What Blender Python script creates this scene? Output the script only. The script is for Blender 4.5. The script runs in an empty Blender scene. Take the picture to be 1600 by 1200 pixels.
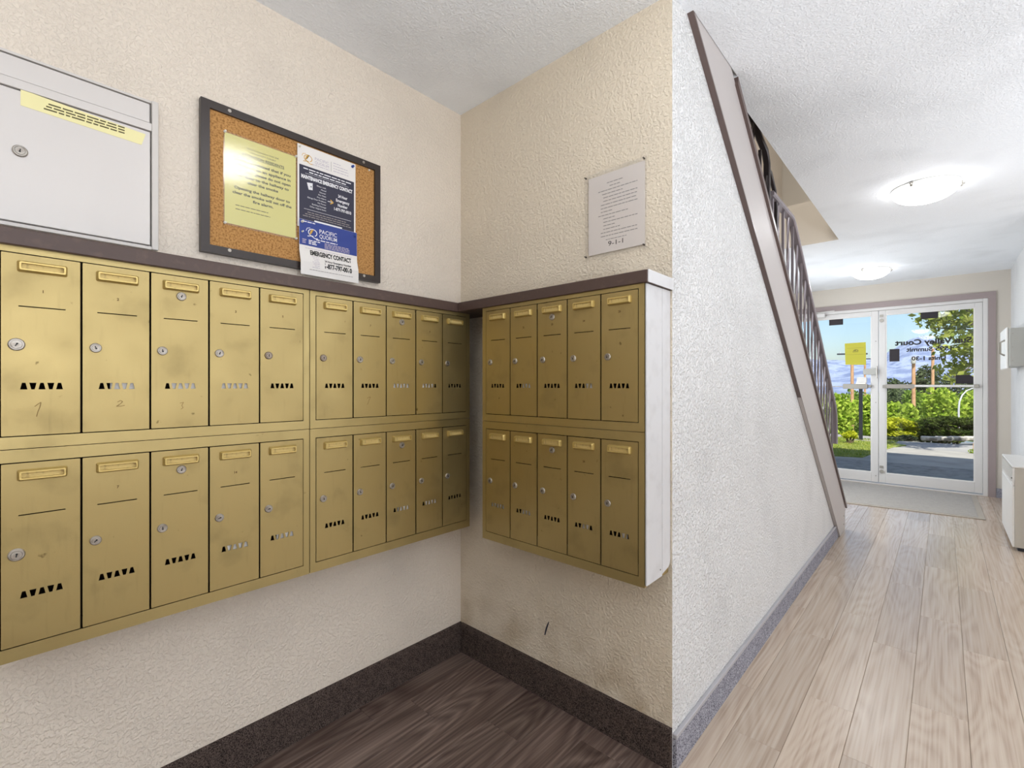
import bpy, bmesh, math, random
import numpy as np
from mathutils import Matrix, Vector, Euler

random.seed(7)
RNG = np.random.default_rng(11)
R = math.radians
SC = bpy.context.scene
COL = SC.collection

# ------------------------------------------------------------------ camera
H_EYE = 1.21
YAW = math.atan2(674.0, 738.0)
cam_d = bpy.data.cameras.new('camera')
cam = bpy.data.objects.new('camera', cam_d); COL.objects.link(cam)
cam.location = (0, 0, H_EYE)
cam.rotation_euler = (R(90), 0, YAW)
cam_d.sensor_width = 36.0; cam_d.sensor_fit = 'HORIZONTAL'
cam_d.lens = 738.0 / 1600.0 * 36.0
cam_d.shift_y = 2.0 / 1600.0
cam_d.clip_start = 0.02; cam_d.clip_end = 6000
SC.camera = cam

# ------------------------------------------------------------------ view, world, sun
SC.view_settings.view_transform = 'Standard'
SC.view_settings.look = 'None'
SC.view_settings.gamma = 1.0
SC.view_settings.use_curve_mapping = False
SC.view_settings.exposure = 0.05
SC.cycles.max_bounces = 8
SC.cycles.diffuse_bounces = 5
SC.cycles.transparent_max_bounces = 16
SC.cycles.caustics_reflective = False
SC.cycles.caustics_refractive = False
SC.cycles.sample_clamp_indirect = 6.0

SUN_TO = Vector((1.6, -3.75, 5.45)).normalized()
w = bpy.data.worlds.new('sky'); SC.world = w; w.use_nodes = True
nt = w.node_tree; nt.nodes.clear()
sky = nt.nodes.new('ShaderNodeTexSky'); sky.sky_type = 'NISHITA'; sky.sun_disc = False
sky.sun_elevation = math.asin(SUN_TO.z); sky.sun_rotation = math.atan2(SUN_TO.x, SUN_TO.y)
sky.air_density = 1.0; sky.dust_density = 1.5; sky.ozone_density = 3.0
bg = nt.nodes.new('ShaderNodeBackground'); bg.inputs[1].default_value = 0.18
wo = nt.nodes.new('ShaderNodeOutputWorld')
nt.links.new(sky.outputs[0], bg.inputs[0]); nt.links.new(bg.outputs[0], wo.inputs[0])

sun_d = bpy.data.lights.new('sun', 'SUN'); sun_d.energy = 6.2; sun_d.angle = R(0.6); sun_d.color = (1, .95, .86)
sun = bpy.data.objects.new('sun', sun_d); COL.objects.link(sun)
sun.rotation_euler = (-SUN_TO).to_track_quat('-Z', 'Y').to_euler()

def area_light(name, loc, rot, sx, sy, energy, color=(1, 1, 1), portal=False):
    d = bpy.data.lights.new(name, 'AREA'); d.shape = 'RECTANGLE'; d.size = sx; d.size_y = sy
    d.energy = energy; d.color = color
    if portal: d.cycles.is_portal = True
    o = bpy.data.objects.new(name, d); COL.objects.link(o); o.location = loc; o.rotation_euler = rot
    return o
area_light('doorway_sky_portal', (-.585, 7.5, 1.08), (R(-90), 0, 0), 1.9, 2.1, 1.0, portal=True)
LAMP_E = 12.0          # radiance of the lit dome lamps
area_light('ceiling_fill_lobby', (1.35, -.3, .95), (R(180), 0, 0), 1.2, 1.2, 70, (.87, .93, 1.0))  # added fill thrown up at the ceiling, no lamp stands there
area_light('ceiling_fill_corridor', (1.7, 3.2, .95), (R(180), 0, 0), 1.2, 1.2, 35, (.85, .92, 1.0))  # second added fill, brightens the corridor ceiling without a fixture
area_light('entrance_side_fill', (-1.6, 5.95, 1.25), (0, R(-90), 0), 1.4, 1.5, 33, (.86, .93, 1.0))  # added fill hidden behind the stairs, no window in that wall
area_light('lobby_side_fill', (3.4, 1.2, 1.45), (0, R(90), 0), 1.9, 6.6, 58, (.84, .91, 1.0))  # added unseen side fill, a plain area light without a window
area_light('upper_hall_light', (-.3, 4.0, 5.0), (0, 0, 0), .8, .8, 60, (1, .95, .88))

# ------------------------------------------------------------------ materials
def nodes(m):
    m.use_nodes = True
    return m.node_tree, m.node_tree.nodes['Principled BSDF']

def N(nt, t, **kw):
    n = nt.nodes.new(t)
    for k, v in kw.items():
        if k.startswith('i_'):
            key = k[2:].replace('_', ' ')
            n.inputs[int(key) if key.isdigit() else key].default_value = v
        else: setattr(n, k, v)
    return n

def rgba(c): return (c[0], c[1], c[2], 1)

def srgb(r, g, b):
    f = lambda c: (c / 255 / 12.92) if c / 255 <= .04045 else ((c / 255 + .055) / 1.055) ** 2.4
    return (f(r), f(g), f(b))

def mat(name, c, rough=.5, metal=0.0, spec=.5, bump=None, emit=None, coat=0, vary=None):
    """bump=(scale, strength, distance, detail); vary=(scale, colour2, low, high)"""
    m = bpy.data.materials.new(name); nt, p = nodes(m)
    p.inputs['Base Color'].default_value = rgba(c)
    p.inputs['Roughness'].default_value = rough
    p.inputs['Metallic'].default_value = metal
    p.inputs['Specular IOR Level'].default_value = spec
    if coat: p.inputs['Coat Weight'].default_value = coat
    tc = N(nt, 'ShaderNodeTexCoord')
    if emit:
        p.inputs['Emission Color'].default_value = rgba(emit[0]); p.inputs['Emission Strength'].default_value = emit[1]
    if bump:
        n = N(nt, 'ShaderNodeTexNoise', i_Scale=bump[0], i_Detail=bump[3] if len(bump) > 3 else 2.0)
        nt.links.new(tc.outputs['Object'], n.inputs['Vector'])
        b = N(nt, 'ShaderNodeBump', i_Strength=bump[1], i_Distance=bump[2])
        nt.links.new(n.outputs[0], b.inputs['Height']); nt.links.new(b.outputs[0], p.inputs['Normal'])
    if vary:
        n2 = N(nt, 'ShaderNodeTexNoise', i_Scale=vary[0], i_Detail=3.0)
        nt.links.new(tc.outputs['Object'], n2.inputs['Vector'])
        mr = N(nt, 'ShaderNodeMapRange', i_1=vary[2], i_2=vary[3])
        nt.links.new(n2.outputs[0], mr.inputs[0])
        mx = N(nt, 'ShaderNodeMix', data_type='RGBA')
        mx.inputs[6].default_value = rgba(c); mx.inputs[7].default_value = rgba(vary[1])
        nt.links.new(mr.outputs[0], mx.inputs[0]); nt.links.new(mx.outputs[2], p.inputs['Base Color'])
    return m

def stucco(name, c, scale=100, dist=.0024, strength=.68, dirt=None):
    m = bpy.data.materials.new(name); nt, p = nodes(m)
    p.inputs['Roughness'].default_value = .75; p.inputs['Specular IOR Level'].default_value = .25
    tc = N(nt, 'ShaderNodeTexCoord')
    n1 = N(nt, 'ShaderNodeTexNoise', i_Scale=scale, i_Detail=3.0, i_Distortion=.35)
    n2 = N(nt, 'ShaderNodeTexVoronoi', feature='SMOOTH_F1', i_Scale=scale * 1.9)
    n3 = N(nt, 'ShaderNodeTexNoise', i_Scale=3.0, i_Detail=2.0)
    for n in (n1, n2, n3): nt.links.new(tc.outputs['Object'], n.inputs['Vector'])
    mr = N(nt, 'ShaderNodeMapRange', i_1=.42, i_2=.62); mr.interpolation_type = 'SMOOTHSTEP'
    nt.links.new(n1.outputs[0], mr.inputs[0])
    md = N(nt, 'ShaderNodeMath', operation='MULTIPLY_ADD'); md.inputs[1].default_value = .5
    nt.links.new(n2.outputs['Distance'], md.inputs[0]); nt.links.new(mr.outputs[0], md.inputs[2])
    b = N(nt, 'ShaderNodeBump', i_Strength=strength, i_Distance=dist)
    nt.links.new(md.outputs[0], b.inputs['Height']); nt.links.new(b.outputs[0], p.inputs['Normal'])
    mx = N(nt, 'ShaderNodeMix', data_type='RGBA')
    mx.inputs[6].default_value = rgba(c); mx.inputs[7].default_value = rgba([v * .9 for v in c])
    mr2 = N(nt, 'ShaderNodeMapRange', i_1=.5, i_2=.8); nt.links.new(n3.outputs[0], mr2.inputs[0])
    nt.links.new(mr2.outputs[0], mx.inputs[0]); nt.links.new(mx.outputs[2], p.inputs['Base Color'])
    if dirt:      # scuffs and dust low down on the wall, as the paint has them
        sx = N(nt, 'ShaderNodeSeparateXYZ'); nt.links.new(tc.outputs['Object'], sx.inputs[0])
        mz = N(nt, 'ShaderNodeMapRange', i_1=.46, i_2=.12); nt.links.new(sx.outputs[2], mz.inputs[0])
        n4 = N(nt, 'ShaderNodeTexNoise', i_Scale=7.0, i_Detail=4.0); nt.links.new(tc.outputs['Object'], n4.inputs['Vector'])
        m4 = N(nt, 'ShaderNodeMapRange', i_1=.42, i_2=.75); nt.links.new(n4.outputs[0], m4.inputs[0])
        mm = N(nt, 'ShaderNodeMath', operation='MULTIPLY'); nt.links.new(mz.outputs[0], mm.inputs[0]); nt.links.new(m4.outputs[0], mm.inputs[1])
        mx2 = N(nt, 'ShaderNodeMix', data_type='RGBA'); mx2.inputs[7].default_value = rgba(dirt)
        nt.links.new(mm.outputs[0], mx2.inputs[0]); nt.links.new(mx.outputs[2], mx2.inputs[6])
        nt.links.new(mx2.outputs[2], p.inputs['Base Color'])
    return m

def wood(name, c1, c2, c3, rough, scale=1.0, spec=.5, bumpd=.0004, ring=.24):
    """grain along local Y, each object shifted by its own random"""
    m = bpy.data.materials.new(name); nt, p = nodes(m)
    p.inputs['Specular IOR Level'].default_value = spec
    tc = N(nt, 'ShaderNodeTexCoord'); oi = N(nt, 'ShaderNodeObjectInfo')
    off = N(nt, 'ShaderNodeVectorMath', operation='SCALE'); off.inputs['Scale'].default_value = 37.0
    comb = N(nt, 'ShaderNodeCombineXYZ')
    for i in range(3): nt.links.new(oi.outputs['Random'], comb.inputs[i])
    nt.links.new(comb.outputs[0], off.inputs[0])
    add = N(nt, 'ShaderNodeVectorMath', operation='ADD')
    nt.links.new(tc.outputs['Object'], add.inputs[0]); nt.links.new(off.outputs[0], add.inputs[1])
    mp = N(nt, 'ShaderNodeMapping'); mp.inputs['Scale'].default_value = (1.0 * scale, .16 * scale, 1.0)
    nt.links.new(add.outputs[0], mp.inputs['Vector'])
    n0 = N(nt, 'ShaderNodeTexNoise', i_Scale=5.0, i_Detail=1.0)
    nt.links.new(mp.outputs[0], n0.inputs['Vector'])
    fr = N(nt, 'ShaderNodeMath', operation='MULTIPLY'); fr.inputs[1].default_value = 34.0
    nt.links.new(n0.outputs[0], fr.inputs[0])
    sn = N(nt, 'ShaderNodeMath', operation='PINGPONG'); sn.inputs[1].default_value = 1.0
    nt.links.new(fr.outputs[0], sn.inputs[0])
    mp2 = N(nt, 'ShaderNodeMapping'); mp2.inputs['Scale'].default_value = (1.0 * scale, .016 * scale, 1.0)
    nt.links.new(add.outputs[0], mp2.inputs['Vector'])
    n1 = N(nt, 'ShaderNodeTexNoise', i_Scale=120.0, i_Detail=3.0); nt.links.new(mp2.outputs[0], n1.inputs['Vector'])
    mixf = N(nt, 'ShaderNodeMath', operation='MULTIPLY_ADD'); mixf.inputs[1].default_value = ring
    nt.links.new(sn.outputs[0], mixf.inputs[0])
    half = N(nt, 'ShaderNodeMath', operation='MULTIPLY'); half.inputs[1].default_value = 1.02 - ring
    nt.links.new(n1.outputs[0], half.inputs[0]); nt.links.new(half.outputs[0], mixf.inputs[2])
    cr = N(nt, 'ShaderNodeValToRGB'); e = cr.color_ramp.elements
    e[0].position = .30; e[0].color = rgba(c1); e[1].position = .78; e[1].color = rgba(c3)
    e.new(.5).color = rgba(c2)
    nt.links.new(mixf.outputs[0], cr.inputs[0])
    hsv = N(nt, 'ShaderNodeHueSaturation'); mv = N(nt, 'ShaderNodeMapRange', i_3=.9, i_4=1.1)
    nt.links.new(oi.outputs['Random'], mv.inputs[0]); nt.links.new(mv.outputs[0], hsv.inputs['Value'])
    nt.links.new(cr.outputs[0], hsv.inputs['Color']); nt.links.new(hsv.outputs[0], p.inputs['Base Color'])
    p.inputs['Roughness'].default_value = rough
    b = N(nt, 'ShaderNodeBump', i_Strength=.3, i_Distance=bumpd)
    nt.links.new(mixf.outputs[0], b.inputs['Height']); nt.links.new(b.outputs[0], p.inputs['Normal'])
    return m

def carpet(name, c1, c2, scale, rough=.95):
    m = bpy.data.materials.new(name); nt, p = nodes(m)
    p.inputs['Roughness'].default_value = rough; p.inputs['Specular IOR Level'].default_value = .15
    tc = N(nt, 'ShaderNodeTexCoord')
    n = N(nt, 'ShaderNodeTexNoise', i_Scale=scale, i_Detail=2.0); nt.links.new(tc.outputs['Object'], n.inputs['Vector'])
    n2 = N(nt, 'ShaderNodeTexNoise', i_Scale=scale * .12, i_Detail=2.0); nt.links.new(tc.outputs['Object'], n2.inputs['Vector'])
    ad = N(nt, 'ShaderNodeMath', operation='MULTIPLY_ADD'); ad.inputs[1].default_value = .18
    nt.links.new(n2.outputs[0], ad.inputs[0]); nt.links.new(n.outputs[0], ad.inputs[2])
    mr = N(nt, 'ShaderNodeMapRange', i_1=.42, i_2=.76); nt.links.new(ad.outputs[0], mr.inputs[0])
    mx = N(nt, 'ShaderNodeMix', data_type='RGBA'); mx.inputs[6].default_value = rgba(c1); mx.inputs[7].default_value = rgba(c2)
    nt.links.new(mr.outputs[0], mx.inputs[0]); nt.links.new(mx.outputs[2], p.inputs['Base Color'])
    b = N(nt, 'ShaderNodeBump', i_Strength=.8, i_Distance=.002)
    nt.links.new(n.outputs[0], b.inputs['Height']); nt.links.new(b.outputs[0], p.inputs['Normal'])
    return m

def gold_paint(name, c, wear=1.0, rough=.38, metal=.6):
    m = bpy.data.materials.new(name); nt, p = nodes(m)
    p.inputs['Metallic'].default_value = metal
    tc = N(nt, 'ShaderNodeTexCoord'); oi = N(nt, 'ShaderNodeObjectInfo')
    comb = N(nt, 'ShaderNodeCombineXYZ')
    for i in range(3): nt.links.new(oi.outputs['Random'], comb.inputs[i])
    off = N(nt, 'ShaderNodeVectorMath', operation='SCALE'); off.inputs['Scale'].default_value = 53.0
    nt.links.new(comb.outputs[0], off.inputs[0])
    add = N(nt, 'ShaderNodeVectorMath', operation='ADD')
    nt.links.new(tc.outputs['Object'], add.inputs[0]); nt.links.new(off.outputs[0], add.inputs[1])
    # broad smudges
    n1 = N(nt, 'ShaderNodeTexNoise', i_Scale=9.0, i_Detail=4.0); nt.links.new(add.outputs[0], n1.inputs['Vector'])
    m1 = N(nt, 'ShaderNodeMapRange', i_1=.55, i_2=.85, i_3=0.0, i_4=.55 * wear); nt.links.new(n1.outputs[0], m1.inputs[0])
    mx = N(nt, 'ShaderNodeMix', data_type='RGBA'); mx.inputs[6].default_value = rgba(c); mx.inputs[7].default_value = rgba([v * .42 for v in c])
    nt.links.new(m1.outputs[0], mx.inputs[0])
    # vertical rub marks
    mp = N(nt, 'ShaderNodeMapping'); mp.inputs['Scale'].default_value = (1, 1, .12); nt.links.new(add.outputs[0], mp.inputs['Vector'])
    n2 = N(nt, 'ShaderNodeTexNoise', i_Scale=70.0, i_Detail=3.0); nt.links.new(mp.outputs[0], n2.inputs['Vector'])
    m2 = N(nt, 'ShaderNodeMapRange', i_1=.6, i_2=.78, i_3=0.0, i_4=.28 * wear); nt.links.new(n2.outputs[0], m2.inputs[0])
    m2b = N(nt, 'ShaderNodeMath', operation='MULTIPLY'); nt.links.new(m2.outputs[0], m2b.inputs[0]); nt.links.new(n1.outputs[0], m2b.inputs[1])
    mx2 = N(nt, 'ShaderNodeMix', data_type='RGBA'); mx2.inputs[7].default_value = rgba([v * .3 for v in c])
    nt.links.new(mx.outputs[2], mx2.inputs[6]); nt.links.new(m2b.outputs[0], mx2.inputs[0])
    # dark specks
    n3 = N(nt, 'ShaderNodeTexNoise', i_Scale=42.0, i_Detail=3.0); nt.links.new(add.outputs[0], n3.inputs['Vector'])
    m3 = N(nt, 'ShaderNodeMapRange', i_1=.72, i_2=.78, i_3=0.0, i_4=.7 * wear); nt.links.new(n3.outputs[0], m3.inputs[0])
    mx3 = N(nt, 'ShaderNodeMix', data_type='RGBA'); mx3.inputs[7].default_value = rgba((.09, .06, .02))
    nt.links.new(mx2.outputs[2], mx3.inputs[6]); nt.links.new(m3.outputs[0], mx3.inputs[0])
    nt.links.new(mx3.outputs[2], p.inputs['Base Color'])
    mr = N(nt, 'ShaderNodeMapRange', i_1=.3, i_2=.8, i_3=rough, i_4=rough + .18); nt.links.new(n1.outputs[0], mr.inputs[0])
    nt.links.new(mr.outputs[0], p.inputs['Roughness'])
    n4 = N(nt, 'ShaderNodeTexNoise', i_Scale=320.0, i_Detail=1.0); nt.links.new(add.outputs[0], n4.inputs['Vector'])
    b = N(nt, 'ShaderNodeBump', i_Strength=.12, i_Distance=.0006); nt.links.new(n4.outputs[0], b.inputs['Height'])
    nt.links.new(b.outputs[0], p.inputs['Normal'])
    return m

def clear(name, tint=(1, 1, 1), gloss=.06, rough=.02, haze=0.0):
    m = bpy.data.materials.new(name); m.use_nodes = True; nt = m.node_tree; nt.nodes.clear()
    o = N(nt, 'ShaderNodeOutputMaterial'); t = N(nt, 'ShaderNodeBsdfTransparent'); g = N(nt, 'ShaderNodeBsdfGlossy')
    t.inputs[0].default_value = rgba(tint); g.inputs['Roughness'].default_value = rough
    lw = N(nt, 'ShaderNodeLayerWeight', i_Blend=.5)
    pw = N(nt, 'ShaderNodeMath', operation='POWER'); pw.inputs[1].default_value = 5.0
    nt.links.new(lw.outputs['Facing'], pw.inputs[0])
    mu = N(nt, 'ShaderNodeMath', operation='MULTIPLY_ADD'); mu.inputs[1].default_value = 1 - gloss; mu.inputs[2].default_value = gloss
    nt.links.new(pw.outputs[0], mu.inputs[0]); mu.use_clamp = True
    mx = N(nt, 'ShaderNodeMixShader'); nt.links.new(mu.outputs[0], mx.inputs[0])
    nt.links.new(t.outputs[0], mx.inputs[1]); nt.links.new(g.outputs[0], mx.inputs[2])
    nt.links.new(mx.outputs[0], o.inputs[0])
    return m

def leaf_mat(name, c1, c2, scale=3.0):
    m = bpy.data.materials.new(name); m.use_nodes = True; nt = m.node_tree; nt.nodes.clear()
    o = N(nt, 'ShaderNodeOutputMaterial'); d = N(nt, 'ShaderNodeBsdfDiffuse'); t = N(nt, 'ShaderNodeBsdfTranslucent')
    tc = N(nt, 'ShaderNodeTexCoord'); n = N(nt, 'ShaderNodeTexNoise', i_Scale=scale, i_Detail=3.0)
    nt.links.new(tc.outputs['Object'], n.inputs['Vector'])
    mr = N(nt, 'ShaderNodeMapRange', i_1=.35, i_2=.65); nt.links.new(n.outputs[0], mr.inputs[0])
    mx = N(nt, 'ShaderNodeMix', data_type='RGBA'); mx.inputs[6].default_value = rgba(c1); mx.inputs[7].default_value = rgba(c2)
    nt.links.new(mr.outputs[0], mx.inputs[0])
    for s in (d, t): nt.links.new(mx.outputs[2], s.inputs[0])
    ms = N(nt, 'ShaderNodeMixShader'); ms.inputs[0].default_value = .35
    nt.links.new(d.outputs[0], ms.inputs[1]); nt.links.new(t.outputs[0], ms.inputs[2]); nt.links.new(ms.outputs[0], o.inputs[0])
    return m

CREAM = srgb(228, 217, 203)
M = {}
M['wall'] = stucco('cream_stucco_paint', CREAM)
M['wall_dusty'] = stucco('dusty_cream_stucco_paint', srgb(224, 212, 192), dirt=srgb(184, 166, 138))
M['wall_hall'] = stucco('hall_stucco_paint', srgb(228, 228, 228), scale=90, dist=.004, strength=1.0)
M['wall_smooth'] = mat('cream_wall_paint', srgb(212, 205, 194), .6, bump=(60, .1, .001))
M['ceiling'] = stucco('stippled_ceiling_paint', srgb(243, 246, 250), scale=120, dist=.003, strength=.5)
M['gold'] = gold_paint('gold_metallic_paint', srgb(172, 153, 104), .9, .35, .84)
M['gold_frame'] = gold_paint('gold_frame_paint', srgb(174, 156, 107), .45, .33, .84)
M['plate'] = gold_paint('brass_name_plate', srgb(204, 180, 114), .35, .3, .6)
M['plate_card'] = mat('yellowed_name_card', srgb(216, 190, 122), .7, vary=(120, srgb(150, 120, 70), .5, .75))
M['inside'] = mat('shade_coloured_interior', srgb(60, 40, 20), .8)  # gold interior coloured dark brown for the shade behind the gaps
M['steel'] = mat('lock_steel', srgb(182, 176, 168), .42, .85, vary=(40, srgb(120, 108, 95), .5, .8))
M['steel_dk'] = mat('lock_steel_worn', srgb(140, 128, 116), .35, .9)
M['key'] = mat('keyhole_black', (.01, .01, .012), .6)
M['brown'] = mat('brown_shelf_paint', srgb(78, 60, 54), .45, bump=(50, .25, .001, 3), vary=(34, srgb(96, 76, 66), .55, .8))
M['trimbrown'] = mat('mauve_brown_trim_paint', srgb(160, 146, 145), .5)
M['stringer'] = mat('stringer_sheen_colour', srgb(186, 180, 178), .46, spec=.6, bump=(14, .05, .002))  # daylight sheen on the brown paint mixed into this grey
M['stringer_edge'] = mat('stringer_brown_edge_paint', srgb(98, 82, 78), .3)
M['rail'] = mat('railing_sheen_colour', srgb(146, 138, 144), .3, .3)  # sky reflection on the rail put into the base colour
M['rail_dark'] = mat('railing_dark_iron', srgb(52, 46, 46), .35, .4)
M['white'] = mat('white_gloss_paint', srgb(232, 230, 226), .4, bump=(30, .1, .001))
M['casing'] = mat('white_casing_paint', srgb(206, 206, 208), .4, vary=(18, srgb(194, 193, 194), .5, .8), bump=(60, .08, .0006))
M['box_white'] = mat('white_enamel_steel', srgb(214, 209, 205), .3, .1, bump=(5, .08, .002))
M['box_flange'] = mat('white_enamel_flange', srgb(208, 203, 198), .35)
M['door'] = mat('door_aluminium_paint', srgb(222, 220, 218), .4)
M['grey_metal'] = mat('grey_push_bar', srgb(178, 174, 166), .35, .3)
M['glass'] = clear('door_glass', (.98, .99, .985), .022)
M['sleeve'] = clear('plastic_sleeve', (.98, .98, .98), .05, .12)
M['frame_black'] = mat('black_brown_frame', srgb(50, 41, 38), .35)
M['cork'] = mat('cork', srgb(190, 142, 84), .9, bump=(300, .5, .001), vary=(170, srgb(142, 98, 50), .44, .66))
M['paper_y'] = mat('yellow_paper', srgb(232, 224, 140), .7)
M['paper_w'] = mat('white_paper', srgb(232, 228, 224), .7)
M['paper_lav'] = mat('pale_grey_paper', srgb(232, 223, 216), .7)
M['navy'] = mat('navy_print', srgb(46, 46, 66), .55)
M['blue'] = mat('blue_print', srgb(40, 62, 140), .5)
M['ink'] = mat('black_ink', (.012, .012, .012), .6)
M['ink_soft'] = mat('faded_ink', srgb(92, 84, 50), .7)
M['ink_grey'] = mat('grey_ink', srgb(150, 143, 140), .7)
M['ink_white'] = mat('white_print', srgb(232, 232, 236), .6)
M['ink_gold'] = mat('gold_print', srgb(214, 168, 70), .5)
M['ink_lilac'] = mat('pale_lilac_print', srgb(188, 180, 194), .6)
M['ink_brown'] = mat('brown_stamp_ink', srgb(92, 66, 26), .7)
M['pencil'] = mat('pencil_scratch', srgb(120, 92, 40), .6)
M['tape'] = mat('yellow_tape', srgb(238, 230, 170), .25, coat=.5)
M['pin_blue'] = mat('blue_pin_plastic', srgb(40, 70, 150), .3)
M['pin_clear'] = mat('clear_pin_plastic', srgb(220, 216, 205), .2)
M['pin_dark'] = mat('dark_pin', srgb(88, 80, 72), .4, .6)
M['sticker'] = mat('black_sticker_back', srgb(42, 36, 42), .6)
M['note_y'] = mat('yellow_window_notice', srgb(190, 184, 62), .7)
M['base_dk'] = carpet('dark_brown_base_carpet', srgb(26, 21, 19), srgb(104, 90, 84), 330)
M['base_lt'] = carpet('grey_blue_base_carpet', srgb(74, 72, 84), srgb(186, 186, 196), 260)
M['base_edge'] = mat('grey_base_edging', srgb(170, 168, 172), .5)
M['mat'] = carpet('grey_entrance_mat', srgb(146, 140, 133), srgb(192, 186, 178), 300)
M['mat_edge'] = mat('mat_rubber_edge', srgb(176, 166, 152), .7)
M['oak'] = wood('light_oak_planks', srgb(168, 147, 128), srgb(189, 170, 151), srgb(201, 185, 168), .25, spec=.95, ring=.15)
M['oak_dk'] = wood('dark_brown_planks', srgb(72, 56, 50), srgb(102, 84, 76), srgb(140, 122, 111), .40, 1.0)
M['sub'] = mat('subfloor_grout', srgb(120, 106, 92), .9)
M['dome'] = mat('lit_opal_glass', srgb(250, 246, 238), .35, emit=((.97, .98, 1.0), LAMP_E))
M['nickel'] = mat('brushed_nickel', srgb(170, 166, 158), .3, .9)
M['heater'] = mat('heater_enamel', srgb(222, 220, 216), .35)
M['heater_shaded'] = mat('heater_shaded_enamel', srgb(186, 181, 170), .45)  # same enamel, with the shade on the end panels in its colour
M['panel_grey'] = mat('grey_panel_enamel', srgb(186, 186, 180), .4)
M['tread'] = carpet('stair_carpet', srgb(80, 74, 70), srgb(120, 112, 106), 260)
# outdoors
M['concrete'] = mat('concrete_walk', srgb(172, 168, 160), .9, bump=(60, .3, .004), vary=(2.2, srgb(150, 146, 140), .4, .7))
M['slab'] = mat('porch_concrete', srgb(150, 148, 144), .9, bump=(80, .4, .004), vary=(9, srgb(120, 118, 115), .45, .7))
M['asphalt'] = mat('worn_asphalt', srgb(150, 148, 146), .95, bump=(120, .4, .004), vary=(1.1, srgb(170, 167, 162), .4, .65))
M['grass_base'] = mat('lawn_ground', srgb(120, 140, 60), .95, bump=(140, .8, .01), vary=(6, srgb(170, 170, 90), .4, .65))
M['terrain'] = mat('valley_ground', srgb(128, 128, 96), .95, vary=(.06, srgb(160, 156, 140), .45, .6))
M['mountain'] = mat('haze_tinted_rock_hills', srgb(150, 162, 188), .95, vary=(.05, srgb(112, 126, 158), .42, .6))  # blue of the distant haze is mixed into the rock colour
M['kerb'] = mat('painted_kerb_stone', srgb(196, 192, 184), .85, vary=(3, srgb(120, 116, 110), .5, .6))
M['pole_wood'] = mat('weathered_pole_wood', srgb(202, 160, 122), .85, vary=(3, srgb(176, 132, 98), .4, .7))
M['post_dark'] = mat('dark_post_paint', srgb(44, 46, 56), .5)
M['car_white'] = mat('white_car_paint', srgb(226, 228, 232), .25, coat=.5)
M['car_grey'] = mat('grey_car_paint', srgb(110, 112, 112), .3, coat=.5)
M['car_glass'] = mat('car_window', srgb(50, 60, 74), .1)
M['tyre'] = mat('tyre_rubber', srgb(28, 28, 30), .8)
M['galv'] = mat('galvanised_steel', srgb(205, 206, 208), .4, .3)
M['bark'] = mat('tree_bark', srgb(96, 82, 66), .9)
M['leaf_a'] = leaf_mat('bright_green_leaves', srgb(132, 164, 52), srgb(190, 206, 92), 2.2)
M['leaf_b'] = leaf_mat('mid_green_leaves', srgb(100, 130, 56), srgb(156, 180, 88), 2.2)
M['leaf_c'] = leaf_mat('olive_pine_needles', srgb(78, 92, 66), srgb(112, 124, 90), 1.2)
M['leaf_d'] = leaf_mat('dark_juniper_sprays', srgb(48, 64, 30), srgb(96, 112, 52), 4)
M['leaf_e'] = leaf_mat('yellow_green_sprays', srgb(176, 184, 44), srgb(206, 208, 70), 4)
M['leaf_f'] = leaf_mat('pale_maple_leaves', srgb(112, 132, 48), srgb(190, 196, 104), 5)
M['leaf_g'] = leaf_mat('lawn_blades', srgb(120, 146, 54), srgb(186, 188, 96), 5)

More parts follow.
